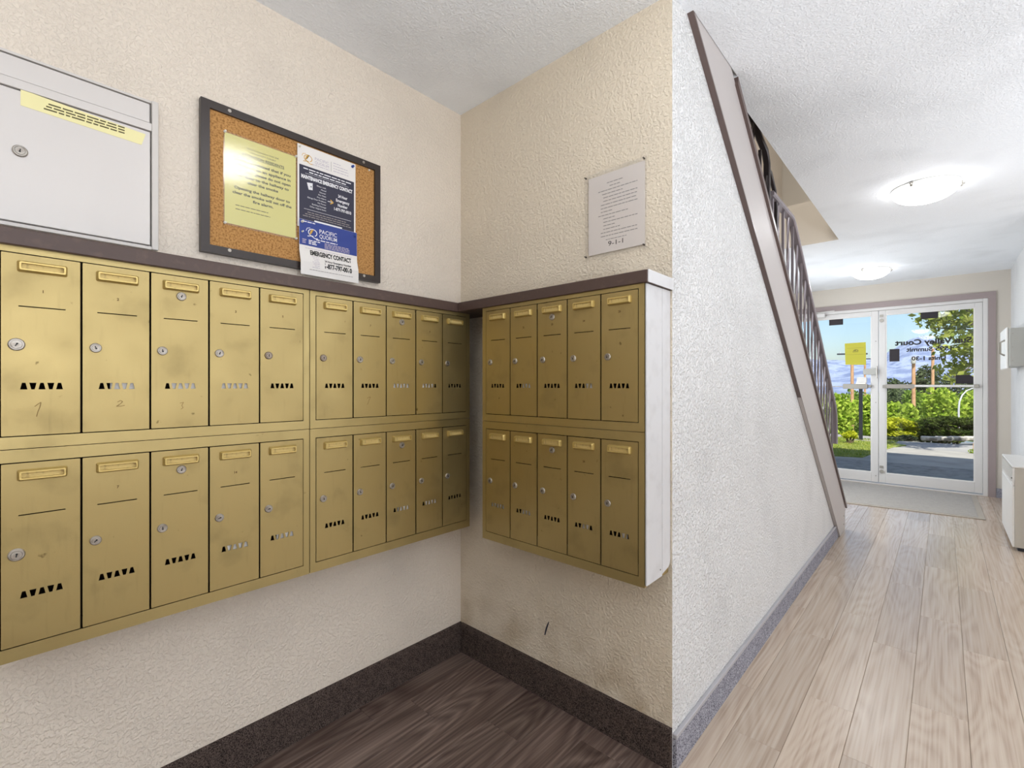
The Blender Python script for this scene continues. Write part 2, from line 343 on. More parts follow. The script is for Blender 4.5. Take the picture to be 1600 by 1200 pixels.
# ------------------------------------------------------------------ builders
class MB:
    """collects shapes and links them as ONE mesh object; materials by slot"""
    def __init__(s): s.bm = bmesh.new()
    def _m(s, faces, mi):
        for f in faces: f.material_index = mi
    def box(s, x0, x1, y0, y1, z0, z1, mi=0, bev=0, seg=1, mtx=None):
        r = bmesh.ops.create_cube(s.bm, size=1.0)
        vs = r['verts']
        T = Matrix.Translation(((x0 + x1) / 2, (y0 + y1) / 2, (z0 + z1) / 2)) @ Matrix.Diagonal((abs(x1 - x0), abs(y1 - y0), abs(z1 - z0), 1))
        if mtx is not None: T = mtx @ T
        bmesh.ops.transform(s.bm, matrix=T, verts=vs)
        fs = set(f for v in vs for f in v.link_faces); s._m(fs, mi)
        if bev:
            es = list(set(e for v in vs for e in v.link_edges))
            r2 = bmesh.ops.bevel(s.bm, geom=es, offset=bev, segments=seg, affect='EDGES', profile=.5)
            s._m(r2['faces'], mi)
        return s
    def prism(s, pts_a, pts_b, mi=0):
        """two loops of equal length joined and capped"""
        a = [s.bm.verts.new(p) for p in pts_a]; b = [s.bm.verts.new(p) for p in pts_b]
        n = len(a); fs = [s.bm.faces.new(a[::-1]), s.bm.faces.new(b)]
        for i in range(n): fs.append(s.bm.faces.new((a[i], a[(i + 1) % n], b[(i + 1) % n], b[i])))
        s._m(fs, mi); return s
    def loops(s, loops, mis=None, cap0=True, cap1=True, closed=True):
        L = [[s.bm.verts.new(p) for p in l] for l in loops]; n = len(L[0])
        mis = mis or [0] * (len(L) + 1)
        if cap0: s._m([s.bm.faces.new(L[0][::-1])], mis[0])
        for k in range(len(L) - 1):
            for i in range(n if closed else n - 1):
                j = (i + 1) % n
                s._m([s.bm.faces.new((L[k][i], L[k][j], L[k + 1][j], L[k + 1][i]))], mis[min(k, len(mis) - 1)])
        if cap1: s._m([s.bm.faces.new(L[-1])], mis[-1])
        return s
    def cyl(s, p0, p1, r0, r1=None, seg=12, mi=0):
        r1 = r0 if r1 is None else r1
        p0 = Vector(p0); p1 = Vector(p1); q = (p1 - p0).to_track_quat('Z', 'Y').to_matrix()
        c = [Vector((math.cos(2 * math.pi * i / seg), math.sin(2 * math.pi * i / seg), 0)) for i in range(seg)]
        return s.loops([[p0 + q @ (v * r0) for v in c], [p1 + q @ (v * r1) for v in c]], [mi] * 3)
    def lathe(s, prof, center=(0, 0, 0), axis='Z', seg=24, mi=0, mis=None):
        """prof: (radius, height) list from one end to the other"""
        L = []
        for r, h in prof:
            l = []
            for i in range(seg):
                a = 2 * math.pi * i / seg; x, y = r * math.cos(a), r * math.sin(a)
                v = {'Z': (x, y, h), 'Y': (x, h, -y), 'X': (h, x, y)}[axis]
                l.append(Vector(v) + Vector(center))
            L.append(l)
        return s.loops(L, mis or [mi] * (len(prof) + 1))
    def tube(s, pts, r, seg=8, mi=0, square=False, twist=0.0):
        pts = [Vector(p) for p in pts]; L = []
        n = 4 if square else seg
        for k, p in enumerate(pts):
            d = (pts[min(k + 1, len(pts) - 1)] - pts[max(k - 1, 0)]).normalized()
            ref = Vector((1, 0, 0)) if abs(d.x) < .9 else Vector((0, 1, 0))
            a = d.cross(ref).normalized(); b = d.cross(a).normalized()
            o = math.pi / 4 if square else 0
            o += twist * k
            rr = r[k] if isinstance(r, (list, tuple)) else r
            L.append([p + a * rr * math.cos(2 * math.pi * i / n + o) + b * rr * math.sin(2 * math.pi * i / n + o) for i in range(n)])
        return s.loops(L, [mi] * (len(L) + 1))
    def quad(s, a, b, c, d, mi=0):
        s._m([s.bm.faces.new([s.bm.verts.new(p) for p in (a, b, c, d)])], mi); return s
    def build(s, name, m, parent=None, loc=(0, 0, 0), rot=(0, 0, 0), smooth=False, recalc=True):
        if recalc: bmesh.ops.recalc_face_normals(s.bm, faces=s.bm.faces[:])
        me = bpy.data.meshes.new(name); s.bm.to_mesh(me); s.bm.free()
        return obj(name, me, m, parent, loc, rot, smooth)

def obj(name, me, m, parent=None, loc=(0, 0, 0), rot=(0, 0, 0), smooth=False):
    if m is not None and not me.materials:
        for k in (m if isinstance(m, (list, tuple)) else [m]): me.materials.append(M[k] if isinstance(k, str) else k)
    if smooth:
        me.polygons.foreach_set('use_smooth', [True] * len(me.polygons))
        try: me.set_sharp_from_angle(angle=R(38))
        except Exception: pass
    o = bpy.data.objects.new(name, me); COL.objects.link(o)
    o.location = loc; o.rotation_euler = rot
    if parent is not None: o.parent = parent
    return o

def tag(o, label, cat, group=None, kind=None):
    if label: o['label'] = label
    if cat: o['category'] = cat
    if group: o['group'] = group
    if kind: o['kind'] = kind
    return o
def struct(o, label=None, cat=None):
    o['kind'] = 'structure'
    if label: o['label'] = label
    if cat: o['category'] = cat
    return o
def thing(name, loc, rotz, label, cat, group=None):
    o = bpy.data.objects.new(name, None); COL.objects.link(o); o.location = loc; o.rotation_euler = (0, 0, rotz)
    o.empty_display_size = .1
    return tag(o, label, cat, group)

_TXT = {}
def text_mesh(body, bold=0.0):
    key = (body, bold)
    if key not in _TXT:
        cu = bpy.data.curves.new('lettering', 'FONT'); cu.body = body; cu.size = 1.0; cu.offset = bold
        cu.align_x = 'CENTER'; cu.resolution_u = 3; cu.fill_mode = 'FRONT'
        o = bpy.data.objects.new('lettering', cu); COL.objects.link(o)
        dg = bpy.context.evaluated_depsgraph_get()
        me = bpy.data.meshes.new_from_object(o.evaluated_get(dg))
        bpy.data.objects.remove(o); bpy.data.curves.remove(cu)
        v = np.empty(len(me.vertices) * 3); me.vertices.foreach_get('co', v); v = v.reshape(-1, 3)
        f = [tuple(p.vertices) for p in me.polygons]; bpy.data.meshes.remove(me)
        mn, mxx = v.min(0), v.max(0); v[:, 0] -= (mn[0] + mxx[0]) / 2
        _TXT[key] = (v, f, mxx[0] - mn[0])
    return _TXT[key]
class TX:
    """lines of lettering gathered into one flat mesh; local frame X right, Z up, facing -Y"""
    def __init__(s): s.v = []; s.f = []; s.mi = []; s.n = 0
    def add(s, body, x, z, width=None, h=.01, bold=0.0, mi=0, align='c', y=0.0, skew=0.0):
        v, f, wd = text_mesh(body, bold)
        sx = (width / wd) if width else h * 1.38          # Bfont caps are .73 of the size
        sz = h / .73
        xs = v[:, 0] * sx + skew * v[:, 1] * sz; wdt = wd * sx
        if align == 'l': xs = xs + wdt / 2
        if align == 'r': xs = xs - wdt / 2
        p = np.stack([xs + x, np.full(len(v), y), v[:, 1] * sz + z], 1)
        s.v.append(p); s.f += [tuple(i + s.n for i in q) for q in f]; s.mi += [mi] * len(f); s.n += len(v)
        return s
    def poly(s, pts, mi=0, y=0.0):
        s.v.append(np.array([(a, y, b) for a, b in pts], float)); s.f.append(tuple(range(s.n, s.n + len(pts)))); s.mi.append(mi); s.n += len(pts)
        return s
    def rect(s, x0, x1, z0, z1, mi=0, y=0.0): return s.poly([(x0, z0), (x1, z0), (x1, z1), (x0, z1)], mi, y)
    def dashes(s, x0, x1, z, h, mi=0, align='l', seed=1):
        rr = random.Random(seed); x = x0
        while x < x1 - h:
            wd = rr.uniform(2.2, 7) * h; e = min(x + wd, x1)
            s.rect(x, e, z, z + h, mi); x = e + h * .9
        return s
    def stroke(s, pts, wd, mi=0):
        for (a, b), (c, d) in zip(pts[:-1], pts[1:]):
            L = math.hypot(c - a, d - b) or 1; nx, nz = -(d - b) / L * wd / 2, (c - a) / L * wd / 2
            s.poly([(a + nx, b + nz), (a - nx, b - nz), (c - nx, d - nz), (c + nx, d + nz)], mi)
        return s
    def build(s, name, mats, parent=None, loc=(0, 0, 0), rot=(0, 0, 0)):
        me = bpy.data.meshes.new(name); me.from_pydata(np.concatenate(s.v).tolist(), [], s.f)
        me.polygons.foreach_set('material_index', s.mi); me.update()
        return obj(name, me, mats, parent, loc, rot)

def plate_holes(outer, holes, thick):
    """flat plate in XZ with real holes, thickness along +Y; via a filled 2-D curve"""
    cu = bpy.data.curves.new('plate', 'CURVE'); cu.dimensions = '2D'; cu.fill_mode = 'BOTH'; cu.extrude = thick / 2
    for loop in [outer] + holes:
        sp = cu.splines.new('POLY'); sp.points.add(len(loop) - 1); sp.use_cyclic_u = True
        for p, (a, b) in zip(sp.points, loop): p.co = (a, b, 0, 1)
    o = bpy.data.objects.new('plate', cu); COL.objects.link(o)
    dg = bpy.context.evaluated_depsgraph_get(); me = bpy.data.meshes.new_from_object(o.evaluated_get(dg))
    bpy.data.objects.remove(o); bpy.data.curves.remove(cu)
    me.transform(Matrix.Translation((0, thick / 2, 0)) @ Matrix.Rotation(R(90), 4, 'X'))
    me.materials.clear()
    return me
def rect_loop(x0, x1, z0, z1): return [(x0, z0), (x1, z0), (x1, z1), (x0, z1)]
def round_rect(x0, x1, z0, z1, r, n=3):
    out = []
    for cx, cz, a0 in ((x1 - r, z0 + r, -90), (x1 - r, z1 - r, 0), (x0 + r, z1 - r, 90), (x0 + r, z0 + r, 180)):
        for k in range(n + 1):
            a = R(a0 + 90 * k / n); out.append((cx + r * math.cos(a), cz + r * math.sin(a)))
    return out

# ------------------------------------------------------------------ the shell
XL, YB, XC, XR, YD, HC = -1.631, 1.438, -.63, .53, 7.28, 2.446
SLAB = 2.82
struct(MB().box(XL - .14, XL, -2.7, 7.46, -.2, 5.3).build('wall_left', 'wall'), 'cream stucco wall carrying the cork board and the long mailbox row')
struct(MB().prism([(XL, YB, 0), (XC, YB, 0), (XC, YB, HC), (XL, YB, HC)],
                  [(XL, YB + .1, 0), (XC - .1, YB + .1, 0), (XC - .1, YB + .1, HC), (XL, YB + .1, HC)]).build('wall_back', 'wall_dusty'),
       'cream stucco end wall of the mailbox alcove')
def zs_bot(y): return (4.55 - y) * .817          # underside of the stringer
ytop = 4.55 - HC / .817
struct(MB().prism([(XC, YB, 0), (XC, 4.55, 0), (XC, ytop, HC), (XC, YB, HC)],
                  [(XC - .1, YB + .1, 0), (XC - .1, 4.55, 0), (XC - .1, ytop, HC), (XC - .1, YB + .1, HC)]).build('wall_stair', 'wall_hall'),
       'white stucco wall under the slanting stair stringer')
struct(MB().box(XR, XR + .14, 4.95, 7.46, -.2, 5.3).build('wall_right', 'wall_hall'), 'white stucco wall on the right of the corridor')
struct(MB().box(XL - .14, 3.66, -2.84, -2.7, -.2, 5.3).build('wall_rear', 'wall'), 'cream wall closing the hall behind the viewer')
struct(MB().box(XR + .14, 3.66, 4.95, 5.09, -.2, 5.3).build('wall_lobby', 'wall'), 'cream wall on the far side of the added unseen lobby')  # unseen lobby, opened up so side light reaches the hall
struct(MB().box(3.52, 3.66, -2.7, 4.95, -.2, 5.3).build('wall_added_side', 'wall'), 'cream wall behind the side fill of the added unseen lobby')
struct(MB().box(XR, 3.52, -2.7, 4.95, -.2, 0).build('floor_lobby', 'oak'), 'light oak floor of the added unseen lobby beside the viewer')
struct(MB().box(XR, 3.52, -2.7, 4.95, HC, SLAB).build('ceiling_lobby', 'ceiling'), 'white stippled ceiling of the added unseen lobby')
DX0, DX1, DZ = -1.53, .36, 2.16                   # entrance opening
wf = MB()
wf.box(-6.5, DX0, YD, YD + .17, -.2, 5.3); wf.box(DX1, 6.5, YD, YD + .17, -.2, 5.3); wf.box(DX0, DX1, YD, YD + .17, DZ, 5.3)
struct(wf.build('wall_front', 'wall_smooth'), 'cream end wall around the glazed entrance doors')
struct(MB().box(-.6085, XR, 1.44, 2.0, HC, SLAB).box(-.655, -.6085, 1.44, 1.552, HC, SLAB).box(-.655, XR, 2.0, 4.82, HC, SLAB).build('ceiling', 'ceiling'), 'white stippled corridor ceiling beside the stair opening')
struct(MB().box(XL, XR, -2.7, 1.44, HC, SLAB).build('ceiling_alcove', 'ceiling'), 'white stippled ceiling over the mailbox alcove')
struct(MB().box(XL, XR, 4.82, YD, HC, SLAB).build('ceiling_entrance', 'ceiling'), 'white stippled ceiling by the entrance doors')
struct(MB().box(XL - .14, 3.66, -2.84, YD + .17, 5.2, 5.32).build('ceiling_upper', 'ceiling'), 'white ceiling of the floor above the stair')
struct(MB().box(-7, 7, -5, 8.3, 5.32, 5.5).build('roof', 'white'), 'flat roof slab over the building')
tr = MB().box(XL + .002, -.655, 4.808, 4.82, HC - .002, SLAB)
struct(tr.build('trim_opening', 'wall_smooth'), 'cream edging around the stair opening in the ceiling')

# floor and its planks
fl = struct(MB().box(XL, XR, -2.7, YD + .17, -.2, -.006).build('floor', 'sub'), 'plank floor, dark brown in the alcove and light oak in the corridor')
PL = .925
def plank(x0, x1, y0, y1, m):
    g = .0004
    MB().box(-(x1 - x0) / 2 + g, (x1 - x0) / 2 - g, -(y1 - y0) / 2 + g, (y1 - y0) / 2 - g, -.005, 0, bev=.0012).build('plank', m, fl, ((x0 + x1) / 2, (y0 + y1) / 2, random.uniform(-.0004, .0004)))
def lay(xs, offs, ya, yb, m, L=PL):
    for (a, b), o in zip(zip(xs[:-1], xs[1:]), offs):
        y = ya - ((ya - o) % L)
        while y < yb - .01:
            p, q = max(y, ya), min(y + L, yb)
            if q - p > .01: plank(a, b, p, q, m)
            y += L
cx = [-.63, -.55, -.397, -.245, -.09, .066, .213, .366, .53]
lay(cx, [.19, .825, .29, .025, .51, .215, .49, .08], .35, YD, 'oak')
vx = [XL, -1.463, -1.311, -1.158, -1.006, -.854, -.702, -.63]
lay(vx, [.1, .6, .3, .75, .45, .85, .19], 4.83, YD, 'oak')
dx = [XL, -1.52, -1.368, -1.216, -1.064, -.912, -.76, -.638]
lay(dx, [.92, 1.077, .62, 1.2, .75, 1.35, .9], .2, YB, 'oak_dk')
struct(MB().box(-.638, -.63, -2.7, YB, -.005, .003).build('trim_threshold', 'base_edge'), 'thin strip between dark and light floor')

# baseboards
b = MB()
b.loops([[(XL, y, 0), (XL + .012, y, 0), (XL + .012, y, .112), (XL + .008, y, .128), (XL, y, .131)] for y in (-2.7, YB)])
struct(b.build('baseboard_left', 'base_dk'), 'dark brown carpet baseboard along the mailbox wall')
b = MB()
b.loops([[(x, YB, 0), (x, YB - .012, 0), (x, YB - .012, .112), (x, YB - .008, .128), (x, YB, .131)] for x in (XL + .012, XC)])
struct(b.build('baseboard_back', 'base_dk'), 'dark brown carpet baseboard under the right mailbox units')
b = MB().box(XC, XC + .012, YB + .002, 4.53, 0, .098)
bb = struct(b.build('baseboard_stair', 'base_lt'), 'grey blue carpet baseboard along the stair wall')
MB().box(XC, XC + .014, YB + .002, 4.45, .098, .112, bev=.002).build('edging', 'base_edge', bb)
struct(MB().box(XR - .012, XR, 5.9, YD, 0, .1).build('baseboard_right', 'base_lt'), 'grey carpet baseboard in the corner beside the entrance')
struct(MB().box(DX1 + .06, XR - .012, YD - .012, YD, 0, .1).build('baseboard_front', 'base_lt'), 'grey carpet baseboard right of the entrance doors')

# ------------------------------------------------------------------ entrance doors
t = MB()
t.box(DX1, DX1 + .058, YD - .014, YD, 0, DZ + .066); t.box(DX0 - .058, DX0, YD - .014, YD, 0, DZ + .066); t.box(DX0, DX1, YD - .014, YD, DZ, DZ + .066)
struct(t.build('trim_entrance', 'trimbrown'), 'mauve brown trim around the entrance doors')
t = MB()
for x0, x1 in ((DX0, DX0 + .04), (DX1 - .04, DX1)): t.box(x0, x1, YD - .004, YD + .12, 0, DZ, bev=.003)
t.box(DX0 + .04, DX1 - .04, YD - .004, YD + .12, DZ - .036, DZ, bev=.003); t.box(DX0 + .04, DX1 - .04, YD + .004, YD + .12, -.005, .014)
struct(t.build('trim_door_frame', 'door'), 'white painted metal frame of the entrance doors')

def leaf(name, x0, x1, gx0, gx1, label):
    y0, y1 = YD + .012, YD + .055; z0, z1, gz0, gz1 = .022, 2.122, .140, 2.068
    m = MB()
    m.box(x0, gx0, y0, y1, z0, z1, bev=.003); m.box(gx1, x1, y0, y1, z0, z1, bev=.003)
    m.box(gx0, gx1, y0, y1, z0, gz0, bev=.003); m.box(gx0, gx1, y0, y1, gz1, z1, bev=.003)
    d = struct(m.build(name, 'door'), label)
    p = MB().box(gx0 - .004, gx1 + .004, YD + .030, YD + .036, gz0 - .004, gz1 + .004).build('pane', 'glass', d)
    bd = MB()
    e = .009
    for a in ((gx0, gx0 + e, gz0, gz1), (gx1 - e, gx1, gz0, gz1), (gx0 + e, gx1 - e, gz0, gz0 + e), (gx0 + e, gx1 - e, gz1 - e, gz1)):
        bd.box(a[0], a[1], y0 + .004, YD + .029, a[2], a[3])
    bd.build('glazing_bead', 'white', d)
    return d, p
d1, p1 = leaf('door_1', -.583, .318, -.516, .255, 'right entrance door, its glass lettered with the building name')
d2, p2 = leaf('door_2', -1.488, -.587, -1.42, -.654, 'left entrance door, half hidden behind the stair railing')
ph = MB()
ph.box(-.51, -.25, YD - .030, YD + .006, 1.172, 1.222, bev=.004)
ph.box(-.25, .25, YD - .018, YD + .002, 1.188, 1.216, bev=.005)
ph.box(-.545, -.51, YD - .028, YD + .012, 1.178, 1.215, bev=.003); ph.box(.25, .29, YD - .024, YD + .012, 1.182, 1.22, bev=.003)
ph.build('push_bar', ['grey_metal'], d1)
MB().box(-.249, .249, YD - .024, YD - .0185, 1.190, 1.214, bev=.002).build('bar_cover', 'white', d1)
MB().box(-.94, -.69, YD - .034, YD + .002, 1.165, 1.228, bev=.004).box(-.69, -.655, YD - .02, YD + .012, 1.18, 1.215, bev=.003).box(-1.42, -.94, YD - .014, YD - .002, 1.19, 1.2).build('push_bar', 'grey_metal', d2)
MB().box(-.735, -.60, YD - .02, YD + .011, 1.34, 1.415, bev=.004).build('latch_case', 'panel_grey', d2)
MB().box(-.80, -.70, YD - .012, YD + .03, 1.24, 1.31, bev=.004).build('handle_plate', 'white', d2)
MB().tube([(-.600, YD - .002, 1.44), (-.60, YD - .03, 1.44), (-.60, YD - .03, 1.30), (-.60, YD - .002, 1.30)], .006).build('pull_handle', 'nickel', d2)
MB().box(-1.36, -1.13, YD - .06, YD + .012, 2.085, 2.14, bev=.006).tube([(-1.20, YD - .05, 2.145), (-1.02, YD - .12, 2.15), (-1.25, YD - .01, 2.155)], .008).build('door_closer', 'door', d2)
for z in (.16, 2.0):
    MB().cyl((-.556, YD + .012, z), (-.556, YD + .002, z), .022, seg=16).box(-.575, -.54, YD + .004, YD + .012, z + .04, z + .07).build('lock_bolt', 'grey_metal', d1)
for z in (.1, 1.0, 1.75):
    MB().cyl((-.612, YD + .012, z), (-.612, YD + .008, z), .006, seg=8).build('screw', 'nickel', d2)
# stickers stuck to the glass, seen from behind
def sticker(par, x0, x1, z0, z1, cut=0):
    y = YD + .0295
    pts = [(x0, z0), (x1, z0), (x1, z1 - cut), (x1 - cut * 1.4, z1), (x0, z1)] if cut else [(x0, z0), (x1, z0), (x1, z1), (x0, z1)]
    MB().prism([(a, y - .0006, b) for a, b in pts], [(a, y, b) for a, b in pts]).build('sticker', 'sticker', par)
sticker(p1, -.196, -.044, 1.985, 2.062); sticker(p1, -.482, -.388, 1.497, 1.647); sticker(p1, .103, .253, 1.228, 1.325, .025)
sticker(p2, -1.096, -.946, 1.985, 2.06)
tx = TX()
tx.add('Sun Valley Court', 0, .155, .665, .062, .042); tx.add('1595 Summit', .03, .075, .395, .05, .035); tx.add('Units 1-30', .03, -.03, .30, .046, .04)
tx.build('lettering', 'ink', p1, (-.098, YD + .0385, 1.535), (0, 0, R(180)))
n = thing('window_notice', (-.817, YD + .0268, 1.468), 0, 'yellow sheet taped inside the glass of the left entrance door', 'notice')
MB().prism([(-.104, 0, .004), (.108, 0, -.004), (.104, 0, .279), (-.112, 0, .274)], [(-.104, .0012, .004), (.108, .0012, -.004), (.104, .0012, .279), (-.112, .0012, .274)]).build('sheet', 'note_y', n)
q = TX(); q.dashes(-.022, .03, .175, .009, seed=3); q.rect(-.03, .03, .160, .166); q.rect(-.01, .022, .188, .193); q.rect(-.09, .085, .21, .2115); q.rect(-.09, .09, .13, .1315)
q.build('print', 'ink_soft', n, (0, -.0006, 0))

# mat
mt = thing('door_mat', (-.6, 6.6, 0), 0, 'grey carpet door mat inside the entrance doors', 'mat')
pts = [(-.9, -.80), (.88, -.61), (.865, .625), (-.9, .625)]
ins = [(-.87, -.765), (.835, -.578), (.822, .592), (-.87, .592)]
MB().loops([[(x, y, .001) for x, y in pts], [(x, y, .006) for x, y in pts], [(x, y, .009) for x, y in ins]], cap1=False).build('border', 'mat_edge', mt)
MB().prism([(x, y, .0065) for x, y in ins], [(x, y, .0105) for x, y in ins]).build('pile', 'mat', mt)

# ------------------------------------------------------------------ staircase and railing
st = thing('staircase', (-1.1, 4.8, 0), 0, 'staircase rising behind the glossy brown stringer, its grey sheen coloured in', 'staircase')
ox, oy = -1.1, 4.8
def zs_top(y): return .21 + .7815 * (4.795 - y)
X0, X1 = XC - .02 - ox, -.61 - ox
def prof(x, pts): return [(x, y - oy, z) for y, z in pts]
body = [(4.55, 0.001), (4.82, 0.001), (4.82, .185), (1.45, zs_top(1.45)), (1.45, zs_bot(1.45))]
edge = .02
MB().prism(prof(X0 + .022, body), prof(X1, body)).build('stringer', 'stringer', st)
# dark under-edge and the proud top flange
MB().prism(prof(XC - ox + .0002, [(4.552, 0.001), (4.56, .001), (1.46, zs_bot(1.46) + .009), (1.45, zs_bot(1.45) - .002)]),
           prof(X1 + .001, [(4.552, 0.001), (4.56, .001), (1.46, zs_bot(1.46) + .009), (1.45, zs_bot(1.45) - .002)])).build('under_edge', 'stringer_edge', st)
fl_ = [(4.835, .176), (4.835, .200), (1.98, zs_top(1.98) + .02), (1.98, zs_top(1.98) - .01)]
MB().prism(prof(-.64 - ox, fl_), prof(-.598 - ox, fl_)).build('top_flange', 'stringer_edge', st)
for y, z in ((4.74, .13), (4.74, .06)): MB().cyl((X1, y - oy, z), (X1 + .003, y - oy, z), .006, seg=8).build('screw', 'nickel', st)
rise, run = .1853, .237
for k in range(15):
    y1 = 4.80 - run * k; z = rise * (k + 1)
    if z > SLAB + .01 or y1 - run < 1.45: break
    tm = MB().box(XL + .003 - ox, -.645 - ox, y1 - run - oy, y1 + .02 - oy, z - .04, z, bev=.008); o_ = tm.build('tread', 'tread', st)
    MB().box(XL + .003 - ox, -.645 - ox, y1 - .02 - oy, y1 - oy, z - rise, z - .04).build('riser', 'tread', st)

rl = thing('stair_railing', (-.70, 4.8, 0), 0, 'metal stair railing with twisted balusters above the stringer', 'railing')
def zrail(y):
    if y >= 3.36: return 1.09 + (4.80 - y) * (2.238 - 1.09) / (4.80 - 3.36)
    if y >= 2.80: return 2.238 + (3.36 - y) * .035
    return 2.53 + (2.55 - y) * .79
hr = [(0, 4.945 - oy, .70), (0, 4.95 - oy, .80), (0, 4.935 - oy, .93), (0, 4.89 - oy, 1.02), (0, 4.80 - oy, 1.095), (0, 3.40 - oy, zrail(3.40)), (0, 3.33 - oy, 2.247), (0, 2.86 - oy, 2.258)]
def flat_rail(pts, wx, wz):
    m = MB(); L = []
    for k, p in enumerate(pts):
        a = Vector(pts[max(k - 1, 0)]); b2 = Vector(pts[min(k + 1, len(pts) - 1)]); d = (b2 - a).normalized(); nrm = Vector((1, 0, 0)).cross(d)
        P = Vector(p)
        L.append([P + Vector((sx * wx, 0, 0)) + nrm * sz * wz for sx, sz in ((-1, -1), (-.8, -1.0), (.8, -1), (1, -.6), (1, .6), (.7, 1), (-.7, 1), (-1, .6))])
    return m.loops(L)
flat_rail(hr, .021, .014).build('handrail', 'rail', rl, smooth=True)
hr2 = [(0, 2.80 - oy, 1.90), (0, 2.80 - oy, 2.40), (0, 2.76 - oy, 2.455), (0, 2.66 - oy, 2.485), (0, 2.50 - oy, 2.56), (0, 1.9 - oy, 3.03)]
flat_rail(hr2, .016, .012).build('handrail', 'rail_dark', rl, smooth=True)
flat_rail([(0, 2.98 - oy, 1.78), (0, 2.98 - oy, 2.20), (0, 2.95 - oy, 2.30), (0, 2.86 - oy, 2.37), (0, 2.80 - oy, 2.38)], .010, .010).build('scroll_bar', 'rail_dark', rl, smooth=True)
k = 0; y = 4.80
while y > 2.0:
    zt = zrail(y) - .012; zb = rise * (int((4.80 - y) / run + 1e-6) + 1)
    if zt - zb > .15:
        n_ = 2 if k % 2 == 0 else 15
        lo, hi = zb - .01, zt
        pts = [(0, y - oy, lo + (hi - lo) * i / n_) for i in range(n_ + 1)]
        MB().tube(pts, .0095 if k % 2 == 0 else .0085, square=True, twist=0 if k % 2 == 0 else .5).build('baluster', 'rail' if y > 2.85 else 'rail_dark', rl)
    y -= run / 2; k += 1

# ------------------------------------------------------------------ ceiling lamps
def lamp(x, y, label):
    t = thing('ceiling_lamp', (x, y, HC), 0, label, 'ceiling lamp', 'opal dome lamps along the corridor')
    MB().lathe([(.13, 0), (.165, 0), (.168, -.008), (.16, -.016), (.13, -.016)], seg=40).build('base_ring', 'white', t, smooth=True)
    MB().lathe([(.1625, -.018), (.166, -.022), (.158, -.040), (.138, -.060), (.108, -.078), (.07, -.090), (.03, -.096), (.004, -.097)], seg=40).build('dome', 'dome', t, smooth=True)
    for a in (10, 130, 250):
        ca, sa = math.cos(R(a)), math.sin(R(a))
        MB().box(-.008, .008, -.011, .004, -.034, -.004, bev=.002).cyl((0, -.006, -.019), (0, -.02, -.019), .006, seg=10).build('clip', 'nickel', t, (.163 * ca, .163 * sa, 0), (0, 0, R(a + 90 + 0)))
    return t
lamp(-.085, 3.90, 'larger looking lit dome ceiling lamp nearer than the other')
lamp(-.575, 6.34, 'lit dome ceiling lamp close to the entrance doors')
lamp(-.36, .85, 'lit dome ceiling lamp over the middle of the mailbox alcove')
lamp(-.30, -1.0, 'added lit dome ceiling lamp behind the viewer, unseen')  # extra lamp added out of view to light the alcove

# ------------------------------------------------------------------ mailbox units
UW, PITCH, MARG = .676, .128, .018
DW, DH = PITCH - .0042, .391
vents = []
for k in range(5):
    cx_ = .0335 + k * .0140; zt, zb = DH - .277, DH - .2915
    a, b_ = (.0056, .0027) if k % 2 == 0 else (.0027, .0056)
    vents.append([(cx_ - a, zb), (cx_ + a, zb), (cx_ + b_, zt), (cx_ - b_, zt)])
slot = rect_loop(.0255, .0995, DH - .1132, DH - .1108)
door_me = plate_holes(round_rect(0, DW, 0, DH, .0015, 2), [slot] + vents, .0022)
door_me.materials.append(M['gold'])

def plate_mesh():
    m = MB(); x0, x1, z0, z1 = -.001, .0785, -.001, .0235
    def lp(i, y, r): return [(a, y, b) for a, b in round_rect(x0 + i, x1 - i, z0 + i, z1 - i, r, 3)]
    m.loops([lp(0, 0, .004), lp(.0008, -.006, .0038), lp(.0034, -.0112, .003), lp(.0064, -.0112, .0022), lp(.0068, -.006, .002)], [0, 0, 0, 0, 0, 1], cap0=False)
    me = bpy.data.meshes.new('name_plate'); bmesh.ops.recalc_face_normals(m.bm, faces=m.bm.faces[:]); m.bm.to_mesh(me); m.bm.free()
    me.materials.append(M['plate']); me.materials.append(M['plate_card']); return me
PLATE = plate_mesh()
def lock_mesh(r, mname):
    m = MB()
    m.lathe([(r, 0), (r, -.0028), (r * .86, -.0045), (r * .74, -.0045), (r * .70, -.0034), (r * .64, -.0034), (r * .60, -.0052), (.0001, -.0052)], axis='Y', seg=20)
    m.box(-.0009, .0009, -.0060, -.0050, -.0042, .0016, mi=1); m.lathe([(.0019, -.0060), (.0019, -.005)], center=(0, 0, .0018), axis='Y', seg=8, mi=1)
    bmesh.ops.recalc_face_normals(m.bm, faces=m.bm.faces[:])
    me = bpy.data.meshes.new('lock'); m.bm.to_mesh(me); m.bm.free(); me.materials.append(M[mname]); me.materials.append(M['key']); return me
LOCK, LOCK_DK, LOCK_BIG = lock_mesh(.0110, 'steel'), lock_mesh(.0110, 'steel_dk'), lock_mesh(.0135, 'steel')

